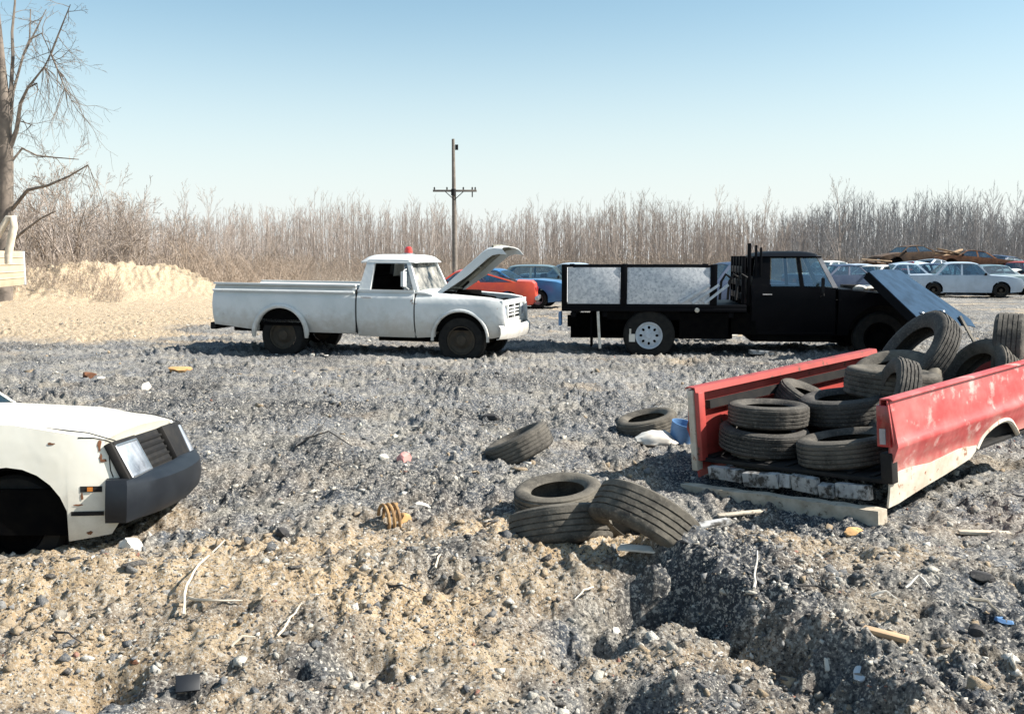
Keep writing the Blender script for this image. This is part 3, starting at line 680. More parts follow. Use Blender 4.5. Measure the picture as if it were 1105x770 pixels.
    for i in range(13):
        u = -1 + 2 * i / 12; x = 1.62 + u * .46
        P.append([(x + .03 * (1 - v * v) * (1 if u > 0 else -.4), v * (tw + .012), 1.575 + .125 * (1 - abs(u) ** 5) ** .5 * (1 - abs(v) ** 5) ** .5) for v in [-1 + 2 * j / 12 for j in range(13)]])
    rf.grid(P, .02); rf.build('roof', M['white'], root, ang=50)
    bc = MB(); bc.lathe([(.0, .12), (.035, .115), (.06, .09), (.07, .03), (.07, .0)], 20, Matrix.Translation((1.72, 0, 1.715))); bc.build('beacon', M['beacon'], root)
    bs = MB(); bs.lathe([(.085, .03), (.09, .0)], 20, Matrix.Translation((1.72, 0, 1.69))); bs.boxe(1.68, 1.76, -.22, .22, 1.68, 1.715); bs.build('beacon_mount', M['chrome'], root)
    # glass
    g = MB(); g.slab([(2.14, -.80, 1.13), (2.14, .80, 1.13), (1.96, .67, 1.585), (1.96, -.67, 1.585)], .008); g.build('windscreen', M['dustyglass'], root)
    g = MB(); g.slab([(1.22, -.60, 1.24), (1.22, .60, 1.24), (1.28, .55, 1.56), (1.28, -.55, 1.56)], .008); g.build('rear_window', M['darkglass'], root)
    g = MB(); g.slab([(1.37, .83, 1.13), (2.09, .83, 1.13), (1.93, .705, 1.57), (1.40, .705, 1.57)], .008); g.build('side_window', M['darkglass'], root)
    g = MB(); g.slab([(1.93, -.835, 1.13), (2.09, -.835, 1.13), (1.93, -.715, 1.55), (1.90, -.715, 1.55)], .008); g.build('vent_window', M['dustyglass'], root)
    it = MB(); it.boxe(1.24, 1.36, -.74, .74, .6, 1.32); it.boxe(1.3, 1.75, -.74, .74, .6, .82); it.boxe(2.0, 2.1, -.78, .78, .85, 1.10)
    it.boxe(1.22, 2.05, .70, .76, .5, 1.09)
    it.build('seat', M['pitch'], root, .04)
    sw = MB(); q = Matrix.Translation((1.86, -.34, 1.16)) @ Matrix.Rotation(R(-62), 4, 'Y')
    sw.lathe([(.19 + .016 * math.cos(a), .016 * math.sin(a)) for a in [k * math.pi / 3 for k in range(6)]], 28, q, closed=True)
    sw.tube([q @ Vector((-.19, 0, 0)), q @ Vector((.19, 0, 0))], .012, 6); sw.build('steering_wheel', M['pale'], root)
    ml = MB(); ml.tube([(2.02, -.86, 1.14), (2.03, -1.03, 1.18), (2.0, -1.05, 1.44), (1.96, -.80, 1.46)], .010, 6)
    ml.boxe(1.985, 2.03, -1.15, -1.00, 1.19, 1.43); ml.build('mirror', M['white'], root)
    dh = MB(); dh.tube([(1.24, -.945, 1.0), (1.26, -.965, 1.0), (1.38, -.965, 1.0), (1.40, -.945, 1.0)], .011, 6)
    dh.build('door_handle', M['chrome'], root)
    # front fenders
    pf = [(2.145, .36), (2.145, 1.085), (2.5, 1.06), (3.35, 1.0), (3.55, .97), (3.60, .88), (3.62, .6), (3.60, .42), (3.40, .38)] + list(reversed(arch_pts(2.9, .36, .44, .38)))
    def yfd(x, z):
        y = yb(x, z)
        if z > .86: y -= .30 * (z - .86) ** 2 * 4
        t = max(0, (x - 3.3) / .32); return y - .06 * t * t
    zf = (.5, .6, .7, .8, .86, .9, .94, .97, 1.0, 1.03, 1.06); xf_ = (3.3, 3.4, 3.5, 3.56)
    for s in (-1, 1):
        fd = MB(); skin(fd, pf, lambda x, z: s * yfd(x, z), zf, xf_, .04); P = []
        for x, z in ((2.3, 1.075), (2.5, 1.06), (2.95, 1.028), (3.35, 1.0), (3.53, .97)):
            P.append([(x, s * (yfd(x, z) - .004) * k1 + s * k0, z + dz) for k1, k0, dz in ((1, 0, 0), (1, -.07, .022), (1, -.15, .028), (1, -.24, .02), (1, -.25, -.10))])
        fd.grid(P, .012); fd.build('fender', M['white'], root, ang=40)
    fl = MB()
    for s in (-1, 1): fl.tube([(2.9 + x, s * (hw - .0), z) for x, z in arc(0, .36, .46, 184, -4, 22)], .026, 8)
    build_each(fl, 'fender_lip', M['white'], root)
    eng = MB(); eng.boxe(2.45, 3.3, -.56, .56, .55, .86); eng.boxe(2.5, 3.05, -.25, .25, .8, 1.02); eng.lathe([(0, .12), (.2, .12), (.21, .0)], 20, Matrix.Translation((2.8, 0, 1.0)))
    eng.boxe(3.3, 3.36, -.5, .5, .5, .98); eng.box((2.55, -.42, 1.0), (.22, .2, .22)); eng.tube([(2.6, -.2, 1.05), (2.9, -.3, 1.08), (3.3, -.15, 1.0)], .025, 6)
    eng.build('engine', M['pitch'], root, .02)
    # grille and bumper
    gr = MB(); xg = 3.585
    gr.boxe(xg - .05, xg, -.87, .87, .60, .68); gr.boxe(xg - .05, xg, -.87, .87, .90, .985)
    for y0, y1 in ((-.87, -.78), (-.50, -.44), (.44, .50), (.78, .87), (-.03, .03)): gr.boxe(xg - .05, xg - .002, y0, y1, .67, .91)
    for z in (.735, .79, .845): gr.boxe(xg - .045, xg - .012, -.44, .44, z - .014, z + .014)
    gr.build('grille', M['white'], root, .008)
    gb = MB(); gb.boxe(xg - .09, xg - .055, -.86, .86, .60, .97); gb.build('grille_backing', M['dark'], root)
    for s in (-1, 1):
        for dz, rr in ((.79, .105),):
            h = MB(); q = Matrix.Translation((xg - .03, s * .64, dz)) @ Matrix.Rotation(R(90), 4, 'Y')
            h.lathe([(0, .035), (rr * .5, .03), (rr * .9, .012), (rr, 0)], 24, q); hl = h.build('headlight', M['lens'], root)
            h = MB(); h.lathe([(rr, -.01), (rr + .005, .022), (rr + .035, .014), (rr + .04, -.01)], 24, q); h.build('bezel', M['white'], hl)
    bp = MB(); P = []
    for v in [-1 + 2 * j / 14 for j in range(15)]:
        x = xg + .15 - .17 * abs(v) ** 4
        P.append([(x - .03, v * .95, .585), (x, v * .95, .56), (x + .004, v * .95, .46), (x - .02, v * .95, .39), (x - .06, v * .95, .38)])
    bp.grid(P, .012); bp.build('front_bumper', M['white'], root, ang=50)
    pn = MB(); P = [[(xg + .02 - .1 * abs(v) ** 3, v * .88, z) for z in (.62, .55, .5)] for v in [-1 + 2 * j / 10 for j in range(11)]]
    pn.grid(P, .01); pn.build('valance', M['white'], root)
    # raised hood: hinge at the cowl
    hp = MB(); hx, hz, an = 2.42, 1.07, R(41); Lh = 1.30
    hin = Matrix.Translation((hx, 0, hz)) @ Matrix.Rotation(-an, 4, 'Y')
    nu = 14; P = []
    for i in range(nu + 1):
        u = i / nu; wv = .66 - .03 * u; drop = -.03 - .16 * max(0, (u - .80) / .20) ** 2
        P.append([hin @ Vector((u * Lh, v * wv, .055 * (1 - abs(v) ** 4) + drop + .03 + .012 * math.exp(-(v / .12) ** 2) - (.12 * (.35 + .65 * min(1, u * 2.2)) if abs(v) > .995 else 0))) for v in [-1, -.985, -.95, -.88] + [-.75 + 1.5 * j / 12 for j in range(13)] + [.88, .95, .985, 1]])
    hp.grid(P, .012)
    hood = hp.build('hood', M['white'], root, ang=50)
    hu = MB(); P = [[q - (hin.to_3x3() @ Vector((0, 0, .022))) for q in row[1:-1]] for row in [r_[1:-1] for r_ in P[:-1]]]
    hu.grid(P, .004)
    for u in (.08, .5, .92):
        a, b = hin @ Vector((u * Lh, -.56, -.015)), hin @ Vector((u * Lh, .56, -.015)); hu.tube([a, (a + b) / 2 + hin.to_3x3() @ Vector((0, 0, .03)), b], .02, 6)
    for s in (-1, 1): hu.tube([hin @ Vector((.06, s * .3, .02)), hin @ Vector((Lh * .92, s * .3, -.02))], .02, 6)
    hu.build('hood_lining', M['greyhood'], hood, ang=50)
    hg = MB()
    for s in (-1, 1): hg.tube([(2.38, s * .55, .98), (2.52, s * .56, 1.14), hin @ Vector((.28, s * .55, -.01))], .025, 6)
    build_each(hg, 'hinge', M['dark'], root)
    gp = MB()
    gp.boxe(1.121, 1.149, -.90, .90, .42, 1.12); gp.build('cab_gap', M['dark'], root)
    for s in (-1, 1):
        wheel(root, 0, s * .74, .335, .385, .22, s, M['rimdark']); wheel(root, 2.9, s * .76, .335, .385, .22, s, M['rimdark'])
    # long cargo bed: everything behind the cab reaches further back
    sh = lambda x: x - .20 * max(0, min(1, (1.1 - x) / .55))
    for o in kids(root):
        if o.type == 'MESH':
            for v in o.data.vertices: v.co.x = sh(v.co.x)
        else: o.location.x = sh(o.location.x)
    root.scale = (SC, SC, SC)
    return root
white_pickup()

# ------------------------------------------------------------------ black stake-bed truck
def stake_truck():
    yaw = R(-7); ax = Vector((math.cos(yaw), math.sin(yaw), 0)); ay = Vector((-math.sin(yaw), math.cos(yaw), 0))
    rw = at(700, 377, 17.3); rw.z = 0
    org = rw + ay * 1.0; z0 = gz(org.x + 1, org.y) - .05
    root = thing('flatbed_truck', 'black stake bed truck with speckled white side boards and its hood tipped forward', 'truck', (org.x, org.y, z0), (0, 0, yaw))
    inv = (Matrix.Translation((org.x, org.y, z0)) @ Matrix.Rotation(yaw, 4, 'Z')).inverted()
    root.scale = (1.04, 1.04, 1.04); inv = Matrix.Scale(1 / 1.04, 4) @ inv
    # flat bed : x -1.45 .. 1.55
    bd = MB(); bd.boxe(-1.46, 1.58, -1.06, 1.06, .84, .92); bd.boxe(-1.46, 1.58, -1.07, 1.07, .80, .86)
    for k in range(6): bd.boxe(-1.3 + k * .52, -1.22 + k * .52, -1.0, 1.0, .70, .80)
    bd.build('flat_bed', M['black'], root, .01)
    for s in (-1, 1):
        for x0, x1 in ((-1.36, -.49), (-.37, .98)):
            p = MB(); p.boxe(x0, x1, s * 1.03 - .015, s * 1.03 + .015, .925, 1.53); p.build('side_board', M['panelwhite'], root, .004)
    p = MB(); p.boxe(-1.43, -1.40, -1.0, 1.0, .925, 1.53); p.build('tail_board', M['panelwhite'], root)
    st = MB()
    for s in (-1, 1):
        for x0, x1 in ((-1.46, -1.37), (-.48, -.38), (.99, 1.10)): st.boxe(x0, x1, s * 1.035 - .035, s * 1.035 + .035, .90, 1.58)
        st.boxe(-1.46, 1.10, s * 1.03 - .025, s * 1.03 + .025, 1.532, 1.57)
    build_each(st, 'stake', M['black'], root, bev=.006)
    # slanted slats at the front of the bed
    sl_ = MB()
    for k in range(3):
        a = Vector((.50 + k * .20, -1.075, .95)); b = a + Vector((.48 - .05 * k, 0, .30 - .0 * k)); 
        b.x = min(b.x, .985 + .3)
        sl_.tube([a, b], .028, 4)
    build_each(sl_, 'slat', M['rim'], root)
    hb = MB()
    for y in (-.95, -.5, 0, .5, .95): hb.boxe(1.50, 1.56, y - .03, y + .03, .9, 1.72)
    for z in (1.0, 1.22, 1.44): hb.boxe(1.51, 1.55, -.98, .98, z, z + .11)
    hb.boxe(1.60, 1.66, -.86, -.80, .9, 1.93); hb.boxe(1.72, 1.76, -.84, -.80, 1.0, 1.90); hb.boxe(1.80, 1.84, -.84, -.80, 1.0, 1.86)
    hb.build('headboard', M['black'], root, .008)
    # things in the gap: rack loops
    rk = MB()
    for k in range(3): rk.tube([(1.15 + .13 * k, -.98, 1.0), (1.17 + .13 * k, -.98, 1.3), (1.24 + .13 * k, -.98, 1.42), (1.33 + .13 * k, -.98, 1.36)], .022, 6)
    build_each(rk, 'rack_loop', M['dark'], root)
    # cab : x 1.66 .. 3.05
    hw = .92
    def yb(x, z): return hw - .05 * ((z - .9) / .4) ** 2
    zc = (.6, .75, .9, 1.0, 1.1, 1.18)
    cb = MB(); pd = [(1.68, .42), (1.66, 1.22), (3.02, 1.20), (3.04, .42)]
    skin(cb, pd, lambda x, z: -yb(x, z), zc, (), .05); skin(cb, pd, lambda x, z: yb(x, z), zc, (), .05)
    cb.boxe(1.66, 1.71, -.88, .88, .45, 1.22); cb.boxe(1.7, 3.0, -.86, .86, .45, .5)
    zb, zt, bw, tw = 1.20, 1.72, .88, .76
    def pil(x0, x1, t0, t1, d=.06, m=cb):
        for s in (-1, 1):
            m.hexa([(x0, s * bw, zb), (x1, s * bw, zb), (x1, s * (bw - d), zb), (x0, s * (bw - d), zb)], [(t0, s * tw, zt), (t1, s * tw, zt), (t1, s * (tw - d), zt), (t0, s * (tw - d), zt)])
    pil(1.67, 1.97, 1.74, 1.98); pil(2.46, 2.52, 2.40, 2.45)
    cb.hexa([(1.67, -.86, zb), (1.72, -.86, zb), (1.72, .86, zb), (1.67, .86, zb)], [(1.70, -.82, zb + .18), (1.75, -.82, zb + .18), (1.75, .82, zb + .18), (1.70, .82, zb + .18)])
    cb.build('cab', M['black'], root, ang=30)
    pl = MB(); pil(2.98, 3.06, 2.72, 2.79, .06, pl); build_each(pl, 'windscreen_pillar', pm('painted_sunlit_pillar', C(.42, .40, .40), C(.3, .28, .28), 6, rough=.4), root)  # sunlight on the pillars put into their pale colour
    rf = MB(); P = []
    for i in range(13):
        u = -1 + 2 * i / 12; x = 2.25 + u * .55
        P.append([(x, v * (tw + .02), 1.715 + .09 * (1 - abs(u) ** 4) ** .6 * (1 - abs(v) ** 4) ** .6) for v in [-1 + 2 * j / 12 for j in range(13)]])
    rf.grid(P, .03); rf.build('roof', M['black'], root, ang=50)
    g = MB(); g.slab([(3.03, -.82, zb), (3.03, .82, zb), (2.77, .70, zt), (2.77, -.70, zt)], .008); g.build('windscreen', M['glass'], root)
    for s in (-1, 1):
        g = MB(); g.slab([(1.99, s * .855, zb + .02), (2.45, s * .855, zb + .02), (2.39, s * .745, zt - .03), (2.0, s * .745, zt - .03)], .006); g.build('side_window', M['glass'], root)
        g = MB(); g.slab([(2.53, s * .855, zb + .02), (2.97, s * .855, zb + .02), (2.72, s * .745, zt - .03), (2.47, s * .745, zt - .03)], .006); g.build('vent_window', M['glass'], root)
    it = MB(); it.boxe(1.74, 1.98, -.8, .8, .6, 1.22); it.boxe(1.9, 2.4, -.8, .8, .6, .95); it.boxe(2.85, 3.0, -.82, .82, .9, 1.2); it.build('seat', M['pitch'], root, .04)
    ml = MB(); ml.tube([(2.78, -.9, 1.05), (2.80, -1.08, 1.08), (2.78, -1.08, 1.38)], .012, 6); ml.boxe(2.765, 2.80, -1.14, -1.02, 1.12, 1.36); ml.build('mirror', M['dark'], root)
    dh = MB(); dh.boxe(1.85, 2.0, -.945, -.91, 1.08, 1.10); dh.build('door_handle', M['chrome'], root)
    # front fenders and bay
    pf = [(3.07, .42), (3.06, 1.18), (3.5, 1.14), (4.35, 1.05), (4.55, .95), (4.58, .5), (4.3, .42)] + list(reversed(arch_pts(3.75, .42, .50, .42)))
    for s in (-1, 1):
        fd = MB(); skin(fd, pf, lambda x, z: s * yb(x, z), zc, (4.3, 4.45), .05)
        fd.grid([[(x, s * (yb(x, z) - .004), z), (x, s * .74, z + .02), (x, s * .60, z + .01), (x, s * .60, z - .15)] for x, z in ((3.07, 1.18), (3.5, 1.14), (4.0, 1.09), (4.35, 1.05), (4.54, .95))], .01)
        fd.build('fender', M['black'], root, ang=40)
    fd = MB(); fd.boxe(3.04, 3.3, -.86, .86, 1.14, 1.18); fd.build('cowl', M['black'], root, .01)
    fd = MB(); fd.boxe(4.5, 4.58, -.85, .85, .5, .95); fd.build('grille', M['black'], root, .01)
    eng = MB(); eng.boxe(3.3, 4.4, -.6, .6, .5, .95); eng.boxe(3.35, 4.0, -.3, .3, .9, 1.12); eng.tube([(3.4, -.4, 1.1), (3.8, -.5, 1.2), (4.2, -.2, 1.08)], .03, 6); eng.box((3.5, .3, 1.1), (.3, .3, .25)); eng.build('engine', M['dark'], root, .02)
    air = MB(); air.lathe([(0, .10), (.20, .10), (.23, .06), (.23, 0)], 24, Matrix.Translation((3.75, 0, 1.12))); air.build('air_cleaner', M['chrome'], root)
    rag = MB()
    for k in range(4): rag.rock((3.45 + .18 * k, -.62 + .05 * k, 1.19), .11, 40 + k, 2, .3, (1.2, 1, .5))
    rag.build('torn_insulation', M['cloth'], root)
    ch = MB()
    for s in (-1, 1): ch.boxe(-1.4, 4.5, s * .4 - .06, s * .4 + .06, .5, .7)
    ch.tube([(0, -.9, .42), (0, .9, .42)], .07, 8); ch.boxe(.5, 1.3, -1.0, -.55, .35, .78); ch.boxe(1.35, 1.75, -.9, .9, .42, .78); ch.boxe(-1.0, .9, -.6, .6, .45, .80); ch.boxe(1.7, 3.0, -.8, .8, .30, .5)
    ch.boxe(-.7, .5, -1.0, -.98, .66, .82); ch.boxe(-.75, .6, .5, 1.0, .3, .8); ch.boxe(3.2, 4.5, .3, .8, .2, .6)  # skirts and boxes added under the bed to shut out daylight
    ch.boxe(-.98, -.95, -.98, -.55, .2, .8)
    ch.boxe(-1.35, 1.4, -.35, .35, .30, .6); ch.boxe(.45, 1.5, .4, .95, .25, .8)
    ch.build('chassis_and_shade_blocks', M['pitch'], root)
    mf = MB(); mf.tube([(-.85, -1.075, .80), (-.83, -1.08, .45), (-.81, -1.08, .18)], .024, 6); mf.build('hanging_strap', M['cloth'], root)
    cn = MB(); cn.box((-.28, -1.03, .36), (.10, .04, .13)); cn.box((-.31, -1.03, .46), (.03, .03, .1)); cn.build('reflector', M['cloth'], root)
    tl = MB(); tl.boxe(-1.52, -1.47, -.95, -.72, .55, .78); tl.build('tail_light', M['bluepl'], root, .01)
    lm = MB(); lm.lathe([(0, .03), (.035, .02), (.04, 0)], 14, Matrix.Translation((.78, -1.075, .83)) @ Matrix.Rotation(R(90), 4, 'X')); lm.build('marker_light', M['whitest'], root)
    for s in (-1, 1):
        wheel(root, 0, s * .90, .40, .43, .26, s, M['rim'], 'slots', rimr=.225); wheel(root, 3.75, s * .76, .38, .42, .24, s, M['pitch'])
    # tipped hood, twisted toward the camera
    A = at(938, 293, 16.0); B = at(1000, 352, 15.15); Cc = at(974, 293.5, 17.3); D = at(1056, 350, 16.5)
    A, B, Cc, D = [inv @ p for p in (A, B, Cc, D)]
    n_ = (B - A).cross(Cc - A).normalized(); 
    if n_.z < 0: n_ = -n_
    P = [[(A * (1 - u) + B * u) * (1 - v) + (Cc * (1 - u) + D * u) * v + n_ * (.05 * (1 - (2 * v - 1) ** 4) - .06 * max(0, (u - .85) / .15) ** 2) for v in [j / 10 for j in range(11)]] for u in [i / 10 for i in range(11)]]
    hp = MB(); hp.grid(P, .012); hood = hp.build('hood', M['bluehood'], root, ang=50); hood['label'] = 'faded blue hood tipped forward off the black truck'
    hl = MB(); hl.grid([[p - n_ * .10 for p in row[1:-1]] for row in P[1:-1]], .015); 
    e = [P[0][0], P[10][0]]; hl.grid([[p - n_ * .012, p - n_ * .13] for p in [P[i][0] for i in range(11)]], .01); hl.grid([[p - n_ * .012, p - n_ * .13] for p in P[0]], .01)
    hl.build('hood_lining', M['black'], hood, ang=50)
    bk = MB()
    for v in (.15, .55): 
        q = P[8][int(v * 10)]; bk.lathe([(0, .03), (.035, .02), (.045, 0)], 12, Matrix.Translation(q + n_ * .005)); 
    build_each(bk, 'bolt', M['chrome'], hood)
    br = MB()
    for k, (v, L_) in enumerate(((.25, .5), (.75, .55))):
        q = P[10][int(v * 10)]; q0 = P[9][int(v * 10)] + n_ * .03
        dirx = (P[10][5] - P[8][5]).normalized(); br.slab([q0 - (Cc - A).normalized() * .06, q0 + (Cc - A).normalized() * .06, q + dirx * L_ + (Cc - A).normalized() * .10 + Vector((0, 0, -.15)), q + dirx * L_ - (Cc - A).normalized() * .05 + Vector((0, 0, -.15))], .02)
    build_each(br, 'hood_bracket', M['tyre'], hood)
    return root
stake_truck()

# ------------------------------------------------------------------ cream car in the lower left corner
def cream_car():
    th = R(4); ax = Vector((math.cos(th), math.sin(th), 0)); ay = Vector((-math.sin(th), math.cos(th), 0))
    N = at(128, 540, 5.80); N.z = 0
    wb, of, W = 2.45, .65, 1.62
    org = N - ax * (wb / 2 + of) + ay * (W / 2 - .06)
    z0 = -.27
    root = car('junked_car', 'cream junked car with black rubber bumper and rectangular headlamps sunk into the dirt', (org.x, org.y, z0), (R(-4.5), R(1.2), th), M['cream'], L=4.1, W=W, Hh=1.36, wb=wb, of=of, hood=.845, belt=.93, trunk=.92, gx=(.62, .2, -.9, -1.3), r=.30, sill=.22, wheels=False, fine=True)
    for x_ in (wb / 2, -wb / 2):
        for s in (-1, 1): wheel(root, x_, s * (W / 2 - .20), .30, .30, .18, s, M['pitch'])
    ww = MB(); ww.boxe(wb / 2 - .5, wb / 2 + .42, -W / 2 + .30, W / 2 - .30, .2, .78); ww.build('arch_shade_block', M['pitch'], root)  # black block added behind the arches to stop light leaking in
    # replace the plain front fittings by the ones seen close up
    for o in kids(root):
        if o.name.split('.')[0] in ('headlight', 'grille') or (o.name.split('.')[0] == 'bumper' and max(v.co.x for v in o.data.vertices) > 1): bpy.data.objects.remove(o, do_unlink=True)
    xf = wb / 2 + of; hw = W / 2
    for s in (-1, 1):
        y0, y1 = s * .32, s * .765
        lo, hi = min(y0, y1), max(y0, y1)
        fr = MB(); q = [(xf + .030, lo - .015, .575), (xf + .030, hi + .015, .575), (xf - .085, hi + .015, .80), (xf - .085, lo - .015, .80)]
        fr.slab(q, .05); h = fr.build('headlight', M['dark'], root, .008)
        ln = MB(); q = [(xf + .050, lo + .02, .594), (xf + .050, hi - .02, .594), (xf - .052, hi - .02, .782), (xf - .052, lo + .02, .782)]
        if s < 0: ln.slab(q, .012); ln.build('lens', M['lens'], h, .004)
        ring = MB(); q4 = [Vector(p) + Vector((.006, 0, .002)) for p in q]
        for a_, b_ in zip(q4, q4[1:] + q4[:1]): ring.tube([a_, b_], .008, 5)
        if s < 0: build_each(ring, 'bezel', M['chrome'], h)
        else:
            ln.slab([(xf + .052, hi - .13, .594), (xf + .052, hi - .02, .594), (xf - .05, hi - .02, .782), (xf - .05, hi - .08, .782)], .012); ln.build('lens', M['lens'], h, .004)
    g = MB(); g.slab([(xf + .01, -.26, .57), (xf + .01, .26, .57), (xf - .10, .26, .79), (xf - .10, -.26, .79)], .03)
    for k in range(5): g.boxe(xf - .05 - .016 * k, xf + .022 - .018 * k, -.26, .26, .59 + .04 * k, .603 + .04 * k)
    g.build('grille', M['dark'], root)
    # wrap-round bumper
    P = []; path = [(-.50, -hw + .06), (-.36, -hw - .012), (-.18, -hw - .02)]
    for k in range(13):
        v = -1 + 2 * k / 12; path.append((.075 + .09 * (1 - v * v) - .05 * abs(v) ** 6, v * (hw - .015)))
    path += [(-.18, hw + .02), (-.36, hw + .012), (-.50, hw - .06)]
    path = path[2:-2]; path[0] = (-.07, -hw - .02); path[-1] = (-.07, hw + .02); path[1] = (.045, -hw - .018); path[-2] = (.045, hw + .018)
    for x, y in path:
        sx = 1 if abs(y) < hw - .03 else .15; ox = xf + x
        k = abs(y) / hw; dy = math.copysign(.03 * k ** 8, y)
        P.append([(ox - .10 * sx, y - dy * 2, .585), (ox - .015 * sx, y, .58), (ox + .02 * sx, y + dy * .4, .555), (ox + .03 * sx, y + dy * .6, .47), (ox + .015 * sx, y + dy * .4, .39), (ox - .02 * sx, y, .35), (ox - .10 * sx, y - dy * 2, .34)])
    b = MB(); b.grid(P, .012); b.build('bumper', M['bumperblk'], root, ang=38)
    def yside(x, z): 
        t = max(0, (abs(x - (xf + xf - 4.1) / 2) - (4.1 / 2 - .45)) / .45); return hw * (1 - .035 * ((z - .55) / .35) ** 2 - .07 * t * t)
    st = MB(); P = [[(x, -yside(x, z) - .006, z) for z in (.375, .40)] for x in (wb / 2 + .37, wb / 2 + .45, wb / 2 + .55)]; st.grid(P, .006); st.build('trim_strip', M['dark'], root)
    sm = MB(); P = [[(x, -yside(x, z) - .003, z) for z in (.515, .55)] for x in (wb / 2 + .42, wb / 2 + .54)]; sm.grid(P, .004); smo = sm.build('marker_socket', M['dark'], root)
    am = MB(); P = [[(x, -yside(x, z) - .008, z) for z in (.52, .545)] for x in (wb / 2 + .46, wb / 2 + .49)]; am.grid(P, .004); am.build('marker_lens', M['amber'], smo)
    rs_ = MB()
    def blotch(x, z, rx, rz, seed):
        r = random.Random(seed); c = len(rs_.v); vs = [(x, -yside(x, z) - .004, z)]
        for k in range(14):
            a = 2 * math.pi * k / 14; f = r.uniform(.6, 1.15); xx, zz = x + rx * f * math.cos(a), z + rz * f * math.sin(a); vs.append((xx, -yside(xx, zz) - .003, zz))
        rs_.add(vs, [(0, 1 + k, 1 + (k + 1) % 14) for k in range(14)])
    blotch(wb / 2 + .545, .70, .02, .012, 11); blotch(wb / 2 + .41, .44, .03, .007, 12); blotch(wb / 2 + .47, .27, .02, .012, 14); blotch(wb / 2 + .52, .79, .012, .04, 1); blotch(wb / 2 + .25, .80, .022, .009, 2); blotch(wb / 2 + .53, .72, .009, .025, 3); blotch(wb / 2 + .43, .49, .009, .03, 7)
    build_each(rs_, 'rust_patch', M['rust'], root)
    gp = MB()
    for s in (-1, 1): gp.tube([(x, s * .70, z) for x, z in ((wb / 2 - .25, .915), (wb / 2 + .1, .893), (wb / 2 + .43, .858), (wb / 2 + .59, .812))], .004, 5)
    def gl(ps, r_): gp.tube([(wb / 2 + x, -yside(wb / 2 + x, z) + .001, z) for x, z in ps], r_, 5)
    gl([(.40, .835), (.48, .835), (.55, .82), (.60, .80)], .0045); gl([(.57, .80), (.575, .72), (.585, .64), (.60, .60)], .004); gl([(.585, .59), (.585, .5), (.58, .36)], .004)
    build_each(gp, 'panel_gap', M['dark'], root)
    return root
cream_car()

